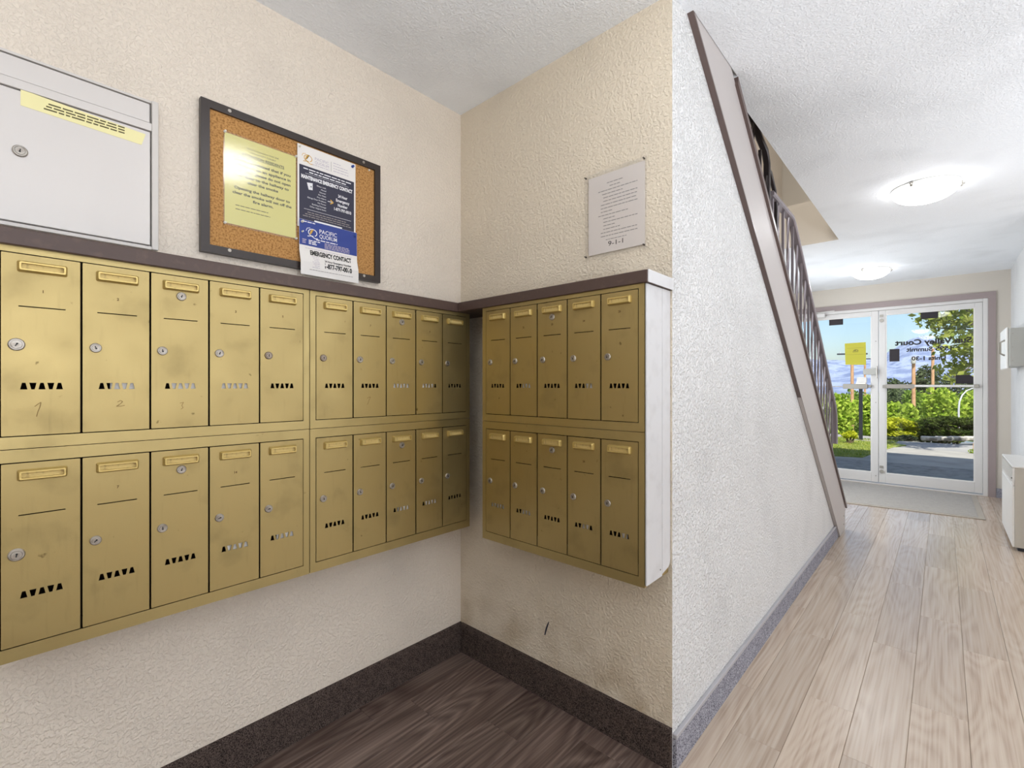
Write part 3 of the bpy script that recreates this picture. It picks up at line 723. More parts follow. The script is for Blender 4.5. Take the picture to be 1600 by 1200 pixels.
def mailbox_unit(loc, rotz, H, zdoor, label, numbers, key_rot, dark=(), big=(), scratch=None):
    t = thing('mailbox_unit', loc, rotz, label, 'mailbox', 'gold mailbox units')
    D = .160
    me = plate_holes(round_rect(0, UW, 0, H, .001, 1), [rect_loop(MARG, UW - MARG, zdoor - .0024, zdoor + DH + .0024)], .004)
    fr = obj('bezel', me, 'gold_frame', t)
    md = fr.modifiers.new('bevel', 'BEVEL'); md.width = .0022; md.segments = 2; md.limit_method = 'ANGLE'
    b = MB()
    b.box(0, .0015, .0042, D, 0, H); b.box(UW - .0015, UW, .0042, D, 0, H); b.box(.0015, UW - .0015, .0042, D, 0, .0015); b.box(.0015, UW - .0015, .0042, D, H - .0015, H)
    b.box(.0015, UW - .0015, D - .002, D, .0015, H - .0015, mi=1)
    for k in range(1, 5): b.box(MARG + k * PITCH - .0005, MARG + k * PITCH + .0005, .010, D - .003, .002, H - .002, mi=1)
    b.box(.002, MARG - .001, .010, D - .003, .002, H - .002, mi=1); b.box(UW - MARG + .001, UW - .002, .010, D - .003, .002, H - .002, mi=1)
    b.build('case', ['gold_frame', 'inside'], t)
    ds = []
    for k in range(5):
        d = obj('door', door_me, None, t, (MARG + k * PITCH + .0021, -.0006 - .0004 * (k % 2), zdoor)); ds.append(d)
        obj('name_plate', PLATE, None, d, (.0242, 0, DH - .0372))
        lk = LOCK_BIG if k in big else (LOCK_DK if k in dark else LOCK)
        obj('lock', lk, None, d, (.0226, 0, DH - .195), (0, R(key_rot[k]), 0))
        if k == 2: obj('lock', LOCK, None, d, (.0632, 0, DH - .0512), (0, R(200), 0))
        if numbers[k]:
            TX().add(numbers[k], 0, 0, None, .0064, .03).build('number', 'ink_brown', d, (.0632, -.0004, DH - (.079 if numbers[k] != '25' else .0625)))
        if scratch and k in scratch:
            s = TX(); s.stroke(scratch[k], .0013); s.build('scratched_number', 'pencil', d, (0, -.0003, 0))
    return t, ds
ZL, ZU = .6195, 1.0735
HL, HU = ZU - ZL - .0016, 1.508 - ZU
XF, YF = -1.467, 1.274
one = [(.050, .062), (.056, .068), (.060, .071), (.058, .060), (.055, .050), (.053, .040)]
two = [(.062, .068), (.068, .072), (.072, .069), (.066, .062), (.060, .058), (.068, .058), (.076, .060)]
three = [(.060, .062), (.068, .064), (.064, .056), (.067, .050), (.062, .046)]
seven = [(.050, .064), (.056, .067), (.063, .068), (.058, .058), (.053, .046), (.050, .042)]
U = {}
U['1u'] = mailbox_unit((XF, -.0115, ZU), R(90), HU, 1.1015 - ZU, 'upper gold five door mailbox unit under the white steel box', ['1', '2', '', '3', '5'], [30, 160, 170, 200, 180], dark=(4,), big=(0,), scratch={0: one, 1: two, 2: three})
U['1l'] = mailbox_unit((XF, -.0115, ZL), R(90), HL, .651 - ZL, 'lower gold five door mailbox unit at the left picture edge', ['', '7', '', '14', ''], [10, 45, 180, 70, 80], big=(0,))
U['2u'] = mailbox_unit((XF, .6668, ZU), R(90), HU, 1.1015 - ZU, 'upper gold five door mailbox unit under the cork board, smudged first door', ['', '7', '', '9', ''], [0, 180, 200, 160, 120], dark=(0,), scratch={1: seven})
U['2l'] = mailbox_unit((XF, .6668, ZL), R(90), HL, .651 - ZL, 'lower gold five door mailbox unit beside the alcove corner', ['', '', '', '', ''], [170, 160, 200, 150, 120])
U['3u'] = mailbox_unit((-1.318, YF, ZU), 0, HU, 1.1015 - ZU, 'upper darker gold mailbox unit below the 9-1-1 page', ['', '22', '23', '24', '25'], [0, 30, 40, 160, 180])
U['3l'] = mailbox_unit((-1.318, YF, ZL), 0, HL, .651 - ZL, 'lower darker gold mailbox unit above the alcove baseboard', ['', '', '', '20', ''], [0, 20, 30, 160, 170])

# letters seen through the vents
def letter(u, k, x0, x1, where, m='paper_w', tilt=4):
    t, ds = U[u]
    z = ds[k].location.z
    M4 = Matrix.Translation(t.location) @ Matrix.Rotation(t.rotation_euler.z, 4, 'Z')
    p = M4 @ Vector((ds[k].location.x + (x0 + x1) / 2, .009, z + .085))
    o = MB().box(-(x1 - x0) / 2, (x1 - x0) / 2, -.0012, .0012, -.05, .06, mi=0).quad((-(x1 - x0) / 2, -.0014, .06), (0, -.0014, .025), ((x1 - x0) / 2, -.0014, .06), (0, -.0014, .0605), mi=0).build('envelope', m, None, p, (R(tilt), R(random.uniform(-4, 4)), t.rotation_euler.z), recalc=False)
    tag(o, where, 'envelope', 'mail behind the mailbox vents')
names = {'1u': 'upper unit under the white steel box', '1l': 'lower unit at the left picture edge', '2u': 'upper unit under the cork board', '2l': 'lower unit beside the alcove corner', '3u': 'upper unit below the 9-1-1 page', '3l': 'lower unit above the alcove baseboard'}
ordn = ['first', 'second', 'third', 'fourth', 'fifth']
for u, k, a, b_ in (('1u', 1, .05, .115), ('1u', 2, .041, .112), ('1u', 3, .03, .11), ('1l', 3, .04, .112), ('1l', 4, .048, .112), ('2u', 2, .03, .112), ('2u', 3, .02, .088), ('2l', 2, .05, .11), ('2l', 3, .045, .11), ('3u', 1, .052, .09), ('3u', 3, .062, .112), ('3l', 0, .02, .105), ('3l', 1, .05, .11), ('3l', 3, .052, .08), ('3l', 4, .062, .085)):
    letter(u, k, a, b_, 'white mail behind the %s door of the %s' % (ordn[k], names[u]))

# shelf board over the units, white casing at its end
sh = thing('shelf', (XL, YB, 1.508), 0, 'dark brown corner shelf running over all mailbox units', 'shelf')
zz = (0, .037)
MB().box(.001, .176, -1.75, -.001, *zz, bev=.002).build('board', 'brown', sh)
MB().box(.1765, -.628 - XL, 1.266 - YB, -.001, *zz, bev=.002).build('board', 'brown', sh)
MB().box(-.6278 - XL, -.6255 - XL, 1.267 - YB, -.001, zz[0] + .0005, zz[1] - .0005).build('end_cap', 'casing', sh)
cs = thing('mailbox_casing', (-.6385, YF, ZL), 0, 'white painted wooden casing closing the right end of the mailboxes', 'casing')
H_ = 1.507 - ZL
MB().box(-.0025, .0035, .002, .104, .006, H_, bev=.0015).build('front_strip', 'casing', cs)
cv = [(.002 + .106, .002)] + [(.162 - .02 * (1 - math.cos(R(a))) , .04 - .02 * math.sin(R(90 - a)) ) for a in ()]
MB().loops([[(x, y, z) for y, z in [(.1065, .012), (.150, .022), (.158, .028), (.162, .040), (.162, H_), (.1065, H_)]] for x in (-.0025, .0025)]).build('rear_strip', 'casing', cs)
MB().cyl((.0032, .09, .03), (.0042, .09, .03), .0025, seg=8).build('screw', 'pin_dark', cs)

# ------------------------------------------------------------------ white steel drop box
db = thing('drop_box', (XL, -.012, 1.5835), R(90), 'white steel drop box with a yellow tape strip, above the shelf', 'drop box')
W_, H2 = .318, .409
f = MB()
f.box(W_ - .015, W_, -.026, -.001, 0, H2, bev=.001); f.box(-.004, .010, -.022, -.001, 0, H2, bev=.001)
f.box(.010, W_ - .015, -.022, -.001, 0, .008); f.box(.010, W_ - .015, -.020, -.001, H2 - .006, H2)
f.box(.010, W_ - .015, -.004, -.001, .008, H2 - .006)
f.build('flange', 'box_flange', db)
MB().box(.014, W_ - .019, -.020, -.0045, .348, H2 - .010, bev=.001).build('top_panel', 'box_white', db)
MB().box(.014, W_ - .015, -.024, -.0045, .325, .346, bev=.001).build('mail_flap', 'box_white', db)
dd = MB().box(.014, W_ - .018, -.021, -.0045, .012, .322, bev=.001).build('door', 'box_white', db)
obj('lock', LOCK_BIG, None, dd, (.052, -.021, .179), (0, R(190), 0))
tp = MB().prism([(.053, -.0218, .288), (.281, -.0218, .280), (.290, -.0218, .312), (.053, -.0218, .326)], [(.053, -.0213, .288), (.281, -.0213, .280), (.290, -.0213, .312), (.053, -.0213, .326)]).build('tape_label', 'tape', dd)
q = TX()
for r_, z in enumerate((.3095, .3025, .2955)): q.dashes(.10 - .004 * r_, .245, z, .0034, seed=20 + r_)
q.build('print', 'ink_soft', dd, (0, -.0222, 0))

# ------------------------------------------------------------------ cork board and its papers
CB_Y, CB_Z = .408, 1.606
cb = thing('cork_board', (XL, CB_Y, CB_Z), R(90), 'cork notice board in a dark frame above the shelf', 'notice board')
W2, H3, T = .6, .454, .020
fr = MB()
fw = .0235
fr.prism([(0, -T, 0), (W2, -T, 0), (W2 - fw, -T, fw), (fw, -T, fw)], [(0, -.001, 0), (W2, -.001, 0), (W2 - fw, -.001, fw), (fw, -.001, fw)])
fr.prism([(0, -T, H3), (W2, -T, H3), (W2 - fw, -T, H3 - fw), (fw, -T, H3 - fw)], [(0, -.001, H3), (W2, -.001, H3), (W2 - fw, -.001, H3 - fw), (fw, -.001, H3 - fw)])
fr.prism([(0, -T, 0), (0, -T, H3), (fw, -T, H3 - fw), (fw, -T, fw)], [(0, -.001, 0), (0, -.001, H3), (fw, -.001, H3 - fw), (fw, -.001, fw)])
fr.prism([(W2, -T, 0), (W2, -T, H3), (W2 - fw, -T, H3 - fw), (W2 - fw, -T, fw)], [(W2, -.001, 0), (W2, -.001, H3), (W2 - fw, -.001, H3 - fw), (W2 - fw, -.001, fw)])
fr.build('frame', 'frame_black', cb)
MB().box(fw, W2 - fw, -.012, -.002, fw, H3 - fw).build('cork_panel', 'cork', cb)
for x, z in ((.076, .0165), (.53, .0165), (.076, H3 - .011), (.528, H3 - .011)):
    MB().lathe([(.0052, -T), (.0048, -T - .0014), (.0018, -T - .0018), (.0001, -T - .001)], center=(x, 0, z), axis='Y', seg=14).build('screw', 'steel', cb, smooth=True)
for x, z in ((W2 - fw - .022, H3 - fw - .006), ):
    MB().lathe([(.0035, -.012), (.0035, -.016), (.0001, -.017)], center=(x, 0, z), axis='Y', seg=10).build('tack', 'pin_clear', cb)

def pin(par, x, z, y, m='pin_clear', r=.0045):
    MB().lathe([(r, y), (r, y - .002), (r * .55, y - .003), (r * .55, y - .007), (r * .8, y - .009), (.0001, y - .009)], center=(x, 0, z), axis='Y', seg=12).build('push_pin', m, par, smooth=True)
# yellow page in a clear sleeve
yn = thing('yellow_notice', (XL + .0125, .4680, 1.7010), R(90), 'yellow residents notice in a clear sleeve, left half of cork board', 'notice')
yw, yh = .2215, .2855
MB().box(.004, yw - .003, -.0016, -.0008, .006, yh - .004).build('page', 'paper_y', yn)
MB().box(0, yw, -.0030, -.0024, 0, yh).build('sleeve', 'sleeve', yn)
q = TX(); cxm = yw / 2 + .004
q.add('Strata Corporation KAS 204', cxm, .2520, .095, .0052, .004, 1); q.add('SUN VALLEY COURT', cxm, .2415, .078, .0052, .004, 1)
q.add('ATTENTION RESIDENTS', cxm, .2275, .130, .0085, .02); q.rect(cxm - .066, cxm + .066, .2252, .2262)
for s_, z, wd in (('Please be advised that if you', .2065, .172), ('burn food on an appliance in', .1905, .172), ('your unit, please do not open', .1745, .172), ('the door to the hallway to', .1585, .160), ('clear the smoke', .1425, .092),
                  ('Opening the hallway door to', .1185, .168), ('clear the smoke will set off the', .1025, .178), ('fire alarm.', .0865, .062)):
    q.add(s_, cxm, z, wd, .0088, .026)
q.dashes(.034, .130, .0665, .0022, 1, seed=5); q.dashes(.034, .136, .0545, .0022, 1, seed=6)
q.build('print', ['ink', 'ink_soft'], yn, (0, -.0018, 0))
for x, z in ((.004, .004), (yw - .004, .004), (.004, yh - .004), (yw - .004, yh - .004)): pin(yn, x, z, -.003, r=.0036)

def swirl(q, x, z, s, m_line, m_leaf):
    """round ribbon letter with a leaf across it"""
    ring = [(x + s * .62 * math.cos(R(a)), z + s * .5 * math.sin(R(a))) for a in range(-60, 281, 20)]
    q.stroke(ring, s * .11, m_line)
    q.poly([(x - s * .5, z - s * .42), (x - s * .12, z - s * .12), (x + s * .22, z + s * .5), (x + s * .05, z + s * .56), (x - s * .3, z + s * .25)], m_leaf)
    q.poly([(x - s * .32, z - s * .25), (x + s * .02, z + s * .1), (x + s * .12, z + s * .42), (x - s * .12, z + s * .15)], m_line + 2 if m_line + 2 < 6 else m_line)
    q.stroke([(x - s * .95, z + s * .1), (x - s * .8, z + s * .5), (x - s * .35, z + s * .62)], s * .07, m_line)
    q.stroke([(x - s * .75, z - s * .62), (x - s * .2, z - s * .5), (x + s * .35, z - s * .78), (x + s * .75, z - s * .72)], s * .11, m_line)
# tall letter with a navy panel
wn = thing('maintenance_notice', (XL + .0125, .6900, 1.7500), R(90), 'white and navy maintenance contact sheet pinned upper right on cork board', 'notice')
MB().box(0, .2135, -.0058, -.0052, 0, .2800).build('page', 'paper_w', wn)
q = TX()
q.rect(.006, .2075, 0, .2120, 0)
q.build('navy_panel', 'navy', wn, (0, -.0060, 0))
q = TX()      # 0 white 1 gold 2 grey 3 lilac 4 navy
swirl(q, .036, .240, .022, 1, 1)
q.add('PACIFIC', .060, .2430, .050, .010, 0, 3, 'l'); q.add('QUORUM', .060, .2300, .050, .010, 0, 3, 'l'); q.dashes(.05, .112, .2235, .002, 3, seed=9)
q.rect(.118, .1192, .222, .257, 2)
for i in range(4): q.dashes(.127, .185 - (i == 0) * .03, .2545 - i * .0095, .0022, 3, seed=30 + i)
q.dashes(.02, .195, .2005, .0036, 0, seed=40); q.dashes(.04, .175, .1915, .0036, 0, seed=41); q.rect(.026, .186, .1860, .1868, 0)
q.add('MAINTENANCE EMERGENCY CONTACT', .1065, .1680, .188, .0125, .05, 0)
for i, (s_, wd) in enumerate((('Water Leak', .034), ('Flood', .018), ('Sewer', .024), ('No Heat', .028), ('Fire Alarm', .032), ('Garage Door Problems', .066), ('No Power', .030), ('Building Damage', .050), ('Other Urgent Items', .058))):
    q.add(s_, .100, .1530 - i * .0098, wd, .0052, .0, 0, 'r')
q.poly([(.032, .1560), (.052, .1590), (.052, .135), (.038, .133)], 0); q.rect(.044, .049, .143, .148, 4)
q.stroke([(.106, .113), (.122, .113)], .0022, 0); q.stroke([(.116, .120), (.127, .113), (.116, .106)], .0034, 1)
for i, (s_, wd) in enumerate((('24 Hour', .036), ('Emergency', .052), ('Number', .038), ('1-877-797-0010', .066))): q.add(s_, .163, .1380 - i * .0165, wd, .0105, .03, 0)
q.rect(.022, .195, .0640, .0650, 0)
for i in range(3): q.dashes(.034 - .008 * i, .180 + .009 * i, .0540 - i * .0075, .0026, 2, seed=50 + i)
q.rect(.058, .160, .0275, .0325, 0)
q.build('print', ['ink_white', 'ink_gold', 'ink_grey', 'ink_lilac', 'navy'], wn, (0, -.0064, 0))
pin(wn, .007, .270, -.0058, 'pin_clear', .0034); pin(wn, .201, .268, -.0058, 'pin_blue', .0050)
# card with blue header, hanging below the frame
bn = thing('contact_card', (XL + .0125, .6935, 1.5860), R(90), 'white emergency contact card with blue header hanging over the frame', 'notice')
# bends out over the frame lip
prf = [(0, -.0235), (.045, -.0232), (.085, -.0125), (.1895, -.0108)]
def bend(z):
    for (z0, a), (z1, b_) in zip(prf[:-1], prf[1:]):
        if z <= z1: return a + (b_ - a) * (z - z0) / (z1 - z0)
    return prf[-1][1]
zsb = [0, .02, .045, .055, .065, .075, .085, .102, .13, .16, .1895]
m_ = MB(); m_.loops([[(0, bend(z), z), (.2125, bend(z), z), (.2125, bend(z) + .0006, z), (0, bend(z) + .0006, z)] for z in zsb]); m_.build('card', 'paper_w', bn)
m_ = MB(); z5 = [.102, .115, .13, .145, .16, .175, .189]
m_.loops([[(.0005, bend(z) - .0002, z), (.212, bend(z) - .0002, z)] for z in z5], closed=False, cap0=False, cap1=False); m_.build('blue_header', 'blue', bn)
q = TX()
q.add('EMERGENCY CONTACT', .112, .0720, .152, .0165, .045, 5); q.add('24 Hour Emergency Number', .135, .0545, .100, .0075, .03, 5)
q.add('1-877-797-0010', .135, .0330, .102, .0165, .05, 5)
for i in range(7): q.dashes(.040 + .004 * (i % 3), .066, .0650 - i * .0062, .0018, 3, seed=70 + i)
q.dashes(.02, .19, .0925, .0018, 3, seed=80); q.dashes(.03, .19, .0185, .0018, 2, seed=81)
swirl(q, .046, .150, .024, 0, 1)
q.add('PACIFIC', .070, .1540, .064, .0145, .006, 0, 'l'); q.add('QUORUM', .070, .1370, .064, .0145, .006, 0, 'l'); q.dashes(.058, .136, .1270, .0034, 0, seed=60)
q.dashes(.012, .055, .1815, .003, 0, seed=61)
for i in range(3):
    q.dashes(.010, .024, .1200 - i * .0055, .0026, 3, seed=62 + i); q.dashes(.032, .072 - .012 * (i > 0), .1200 - i * .0055, .0032, 0, seed=65 + i)
for i in range(4): q.dashes(.088, .182, .1205 - i * .005, .0024, 3, seed=75 + i)
o_ = q.build('print', ['ink_white', 'ink_gold', 'ink_grey', 'ink_lilac', 'navy', 'ink'], bn)
for v in o_.data.vertices: v.co.y = bend(v.co.z) - .0006
pin(bn, .010, .180, -.0112, 'pin_clear'); pin(bn, .203, .176, -.0112, 'pin_blue', .0052); pin(bn, .010, .146, -.0112, 'pin_clear', .003)

# 9-1-1 page on the end wall
ep = thing('emergency_page', (-.9520, YB - .002, 1.6590), 0, 'faded 9-1-1 page in a clear sleeve pinned above the shelf', 'notice')
ew, eh = .2385, .3000
MB().box(.014, ew - .007, -.0026, -.0018, .013, eh - .013).build('page', 'paper_lav', ep)
MB().box(0, ew, -.0042, -.0036, 0, eh).build('sleeve', 'sleeve', ep)
q = TX()
q.add('9-1-1', .123, .034, .058, .0165, .006, 0)
q.dashes(.085, .165, .0555, .0024, 1, seed=90)
for i, (a, b_) in enumerate(((.09, .15), (.10, .14), (.055, .205), (.07, .15), (.075, .205), (.075, .205), (.065, .200), (.065, .205), (.065, .11), (.055, .17), (.075, .12), (.075, .205), (.075, .12), (.075, .14), (.065, .205), (.065, .205))):
    q.dashes(a, b_, .252 - i * .0122, .0028, 1, seed=100 + i)
q.build('print', ['ink', 'ink_grey'], ep, (0, -.0029, 0))
for x, z in ((.005, .010), (ew - .008, .010), (.005, eh - .008), (ew - .008, eh - .008)): pin(ep, x, z, -.0042, 'pin_dark', .0032)
q = TX(); q.poly([(-.012, -.030), (-.006, -.028), (.003, .000), (.012, .026), (.010, .030), (.001, .014), (-.007, -.008)])
o_ = q.build('trim_scuff_mark', 'post_dark', None, (-1.131, YB - .0012, .272)); struct(o_, 'black scuff low on the alcove end wall')

# ------------------------------------------------------------------ right side: heater cabinet and grey panel box
hx, hy0, hy1, hz = .372, 5.01, 5.84, .620
ht = thing('heater_cabinet', (hx, hy0, 0), 0, 'white metal heater cabinet against the right wall', 'heater')
wd, ln = XR - hx - .002, hy1 - hy0
MB().box(.012, wd, 0, .003, .03, hz - .012).box(.012, wd, ln - .003, ln, .03, hz - .012).box(.02, wd, .003, ln - .003, .03, .05).build('side_panels', 'heater_shaded', ht)
MB().box(0, wd, -.006, ln + .006, hz - .012, hz, bev=.003).build('top_panel', 'heater', ht)
MB().box(0, .012, 0, ln, .03, .475, bev=.003).build('front_panel', 'heater', ht)
MB().box(.002, .010, 0, ln, .478, .500).build('rail', 'heater', ht)
g = MB().box(.0, .011, 0, .02, .50, hz - .012).box(0, .011, ln - .02, ln, .5, hz - .012).box(.02, .024, .02, ln - .02, .50, hz - .014)
g.build('grille_frame', 'heater', ht)
for i in range(7): MB().box(.001, .012, .02, ln - .02, .506 + i * .0135, .511 + i * .0135).build('slat', 'heater', ht)
MB().box(.03, wd, .03, ln - .03, 0, .03).build('plinth', 'post_dark', ht)
MB().cyl((-.004, .03, .53), (.002, .03, .53), .006, seg=10).build('knob', 'pin_dark', ht)

pb = thing('panel_box', (.434, 6.10, 1.38), 0, 'grey metal panel box with clear cover on the right wall', 'electrical box')
MB().box(0, XR - .434 - .002, 0, .62, 0, .34, bev=.003).build('case', 'panel_grey', pb)
MB().box(-.02, -.001, .01, .58, -.02, .35, bev=.006).build('cover', 'white', pb)
MB().tube([(-.02, .10, .24), (-.05, .10, .22), (-.05, .10, .12), (-.02, .10, .10)], .008).build('handle', 'nickel', pb)
for z in (.05, .17, .29): MB().cyl((.02, 0, z), (.02, -.003, z), .004, seg=8).build('screw', 'nickel', pb)

# ------------------------------------------------------------------ outdoors
GZ = -.15
def leaf_cloud(name, blobs, n, size, m, parent, seed, flat=0.0):
    rg = np.random.default_rng(seed); V = []
    tot = sum(b[3] * b[4] * b[5] for b in blobs)
    for bx, by, bz, rx, ry, rz in blobs:
        k = max(8, int(n * rx * ry * rz / tot))
        d = rg.normal(size=(k, 3)); d /= np.linalg.norm(d, axis=1)[:, None]
        r = rg.uniform(.35, 1, k) ** .45
        p = d * r[:, None] * np.array([rx, ry, rz]) + np.array([bx, by, bz])
        a = rg.normal(size=(k, 3)); a /= np.linalg.norm(a, axis=1)[:, None]
        b2 = rg.normal(size=(k, 3)); b2[:, 2] *= (1 - flat); a[:, 2] *= (1 - flat)
        b2 -= a * (a * b2).sum(1)[:, None]; b2 /= np.linalg.norm(b2, axis=1)[:, None]
        s = size * rg.uniform(.6, 1.3, k)[:, None]
        V.append(np.stack([p - a * s, p - b2 * s * .55, p + a * s, p + b2 * s * .55], 1))
    V = np.concatenate(V).reshape(-1, 3); nq = len(V) // 4
    me = bpy.data.meshes.new(name); me.vertices.add(len(V)); me.vertices.foreach_set('co', V.ravel())
    me.loops.add(nq * 4); me.loops.foreach_set('vertex_index', np.arange(nq * 4)); me.polygons.add(nq)
    me.polygons.foreach_set('loop_start', np.arange(0, nq * 4, 4)); me.update(calc_edges=True)
    o = obj(name, me, m, parent); o['kind'] = 'stuff'; return o

# ground pieces
struct(MB().box(-6, 6, 7.45, 10.05, -.4, -.075).build('path_porch', 'slab'), 'shaded concrete porch slab outside the doors')
wk = MB().prism([(-1.55, 10.05, -.4), (.9, 10.05, -.4), (.9, 13.3, -.4), (-.80, 13.3, -.4), (-1.04, 11.7, -.4), (-1.12, 11.0, -.4)], [(-1.55, 10.05, GZ), (.9, 10.05, GZ), (.9, 13.3, GZ), (-.80, 13.3, GZ), (-1.04, 11.7, GZ), (-1.12, 11.0, GZ)])
wk.prism([(-6, 10.05, -.4), (-1.55, 10.05, -.4), (-1.12, 11.0, -.4), (-1.6, 10.82, -.4), (-6, 10.82, -.4)], [(-6, 10.05, GZ), (-1.55, 10.05, GZ), (-1.12, 11.0, GZ), (-1.6, 10.82, GZ), (-6, 10.82, GZ)])
struct(wk.build('path_walkway', 'concrete'), 'concrete walkway leading away from the entrance')
lw_pts = [(-6, 10.82), (-1.6, 10.82), (-1.12, 11.0), (-1.04, 11.7), (-.80, 13.3), (-.62, 13.9), (-1.0, 14.3), (-1.6, 14.9), (-6, 15.2)]
lawn = struct(MB().prism([(x, y, -.4) for x, y in lw_pts], [(x, y, GZ + .012) for x, y in lw_pts]).build('lawn', 'grass_base'), 'lawn left of the walkway, half in the building shade')
rgl = np.random.default_rng(3)
V = []
for _ in range(9000):
    x, y = rgl.uniform(-3.2, -.8), rgl.uniform(10.9, 14.8)
    if x > -1.14 and x > -1.12 + (y - 11.0) * .13: continue
    a = rgl.uniform(0, 6.28); h = rgl.uniform(.02, .05); wv = .006
    c_, s_ = math.cos(a) * wv, math.sin(a) * wv
    V += [(x - c_, y - s_, GZ + .01), (x + c_, y + s_, GZ + .01), (x + rgl.normal() * .015, y + rgl.normal() * .015, GZ + .01 + h)]
me = bpy.data.meshes.new('grass_blades'); me.from_pydata(V, [], [(i, i + 1, i + 2) for i in range(0, len(V), 3)])
g_ = obj('grass_blades', me, 'leaf_g', lawn); g_['kind'] = 'stuff'
struct(MB().prism([(-6, 14.95, -.4), (-1.6, 14.9, -.4), (-1.0, 14.3, -.4), (-.62, 13.9, -.4), (-.80, 13.3, -.4), (.9, 13.3, -.4), (6, 13.3, -.4), (6, 15.4, -.4), (-.9, 15.0, -.4), (-1.5, 15.9, -.4), (-6, 16.0, -.4)],
                  [(-6, 14.95, GZ - .01), (-1.6, 14.9, GZ - .01), (-1.0, 14.3, GZ - .01), (-.62, 13.9, GZ - .01), (-.80, 13.3, GZ - .01), (.9, 13.3, GZ - .01), (6, 13.3, GZ - .01), (6, 15.4, GZ - .01), (-.9, 15.0, GZ - .01), (-1.5, 15.9, GZ - .01), (-6, 16.0, GZ - .01)]).build('road', 'asphalt'), 'worn asphalt driveway beyond the walkway')
struct(MB().box(.9, 6, 10.05, 13.3, -.4, GZ + .01).build('lawn_strip', 'grass_base'), 'grass strip at the right of the walkway')
# slope falling to the valley
def tz(y):
    pts = [(14.9, -.17), (17.5, -.35), (24, -2.2), (40, -4.4), (60, -5.2), (90, -5.6), (340, -4)]
    for (a, p), (b_, q_) in zip(pts[:-1], pts[1:]):
        if y <= b_: return p + (q_ - p) * (max(y, a) - a) / (b_ - a)
    return pts[-1][1]
ys = [14.9, 16, 17.5, 20, 24, 30, 40, 60, 90, 150, 340]; xs_ = [-330, -120, -60, -25, -8, 8, 25, 60, 120, 330]
vv = [(x, y, tz(y) - .015) for y in ys for x in xs_]; nx = len(xs_)
ff = [(j * nx + i, j * nx + i + 1, (j + 1) * nx + i + 1, (j + 1) * nx + i) for j in range(len(ys) - 1) for i in range(nx - 1)]
me = bpy.data.meshes.new('terrain'); me.from_pydata(vv, [], ff); struct(obj('terrain', me, 'terrain'), 'ground falling away to the valley')
# parking surface lower down on the left
struct(MB().prism([(-20, 44, -4.55), (-3, 44, -4.55), (-4, 72, -5.3), (-26, 72, -5.3)], [(-20, 44, -4.4), (-3, 44, -4.4), (-4, 72, -5.1), (-26, 72, -5.1)]).build('road_lower', 'asphalt'), 'pale road lower down beyond the lawn')

def polar(u, fwd):
    """ground position in front of picture column u at the given depth"""
    r = (u - 800) / 738.0 * fwd
    return (-math.sin(YAW) * fwd + math.cos(YAW) * r, math.cos(YAW) * fwd + math.sin(YAW) * r)

# mountains
def ridge(name, az0, az1, r0, r1, hf, label, seed, na=320, nr=60):
    rg = np.random.default_rng(seed); az = np.linspace(az0, az1, na); rr = np.linspace(0, 1, nr)
    A, T_ = np.meshgrid(az, rr)
    ridge_h = np.interp(az, [p[0] for p in hf], [p[1] for p in hf])
    Z = ridge_h[None, :] * np.sin(np.clip(T_ / .72, 0, 1) * math.pi / 2) ** 1.3
    Z *= np.where(T_ > .72, 1 - (T_ - .72) * 1.5, 1)
    for o_ in range(1, 8):
        f1, f2, ph1, ph2 = rg.uniform(.7, 1.3) * 14 * 1.75 ** o_, rg.uniform(.7, 1.3) * 3.0 * 1.6 ** o_, rg.uniform(0, 6), rg.uniform(0, 6)
        Z += (np.abs(np.sin(A * f1 + ph1 + 1.5 * np.sin(T_ * f2))) - .5) * np.sin(T_ * f2 + ph2 + A * f1 * .3) * (r1 - r0) * .016 / 1.35 ** o_ * T_
    RR = r0 + (r1 - r0) * T_
    X, Y = RR * np.sin(A), RR * np.cos(A)
    v = np.stack([X, Y, Z - 5], -1).reshape(-1, 3)
    f = [(j * na + i, j * na + i + 1, (j + 1) * na + i + 1, (j + 1) * na + i) for j in range(nr - 1) for i in range(na - 1)]
    me = bpy.data.meshes.new(name); me.from_pydata(v.tolist(), [], f)
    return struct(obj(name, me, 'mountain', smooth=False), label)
def az_u(u): return math.atan2((u - 800) / 738.0, 1) - YAW
def hz(u, v, r): # ridge height for picture row v at radius r*.~ridge
    return (602 - v) / 738.0 * r * math.cos(math.atan2((u - 800) / 738.0, 1)) + 6.2
rA, rB = 900 + .72 * 500, 500 + .72 * 300
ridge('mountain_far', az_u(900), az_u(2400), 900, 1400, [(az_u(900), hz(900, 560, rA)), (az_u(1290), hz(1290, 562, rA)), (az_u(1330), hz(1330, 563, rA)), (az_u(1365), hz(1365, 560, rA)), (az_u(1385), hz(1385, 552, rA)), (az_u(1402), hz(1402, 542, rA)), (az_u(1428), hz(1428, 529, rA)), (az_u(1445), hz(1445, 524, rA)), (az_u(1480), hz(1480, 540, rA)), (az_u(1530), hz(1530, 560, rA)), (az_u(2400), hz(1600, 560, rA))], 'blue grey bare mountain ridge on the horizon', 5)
ridge('hills_near', az_u(1100), az_u(2400), 420, 700, [(az_u(1100), 25), (az_u(1290), hz(1290, 585, 620)), (az_u(1385), hz(1385, 573, 620)), (az_u(1430), hz(1430, 569, 620)), (az_u(1500), hz(1500, 585, 620)), (az_u(2400), 20)], 'pale lower slope in front of the mountain', 8)

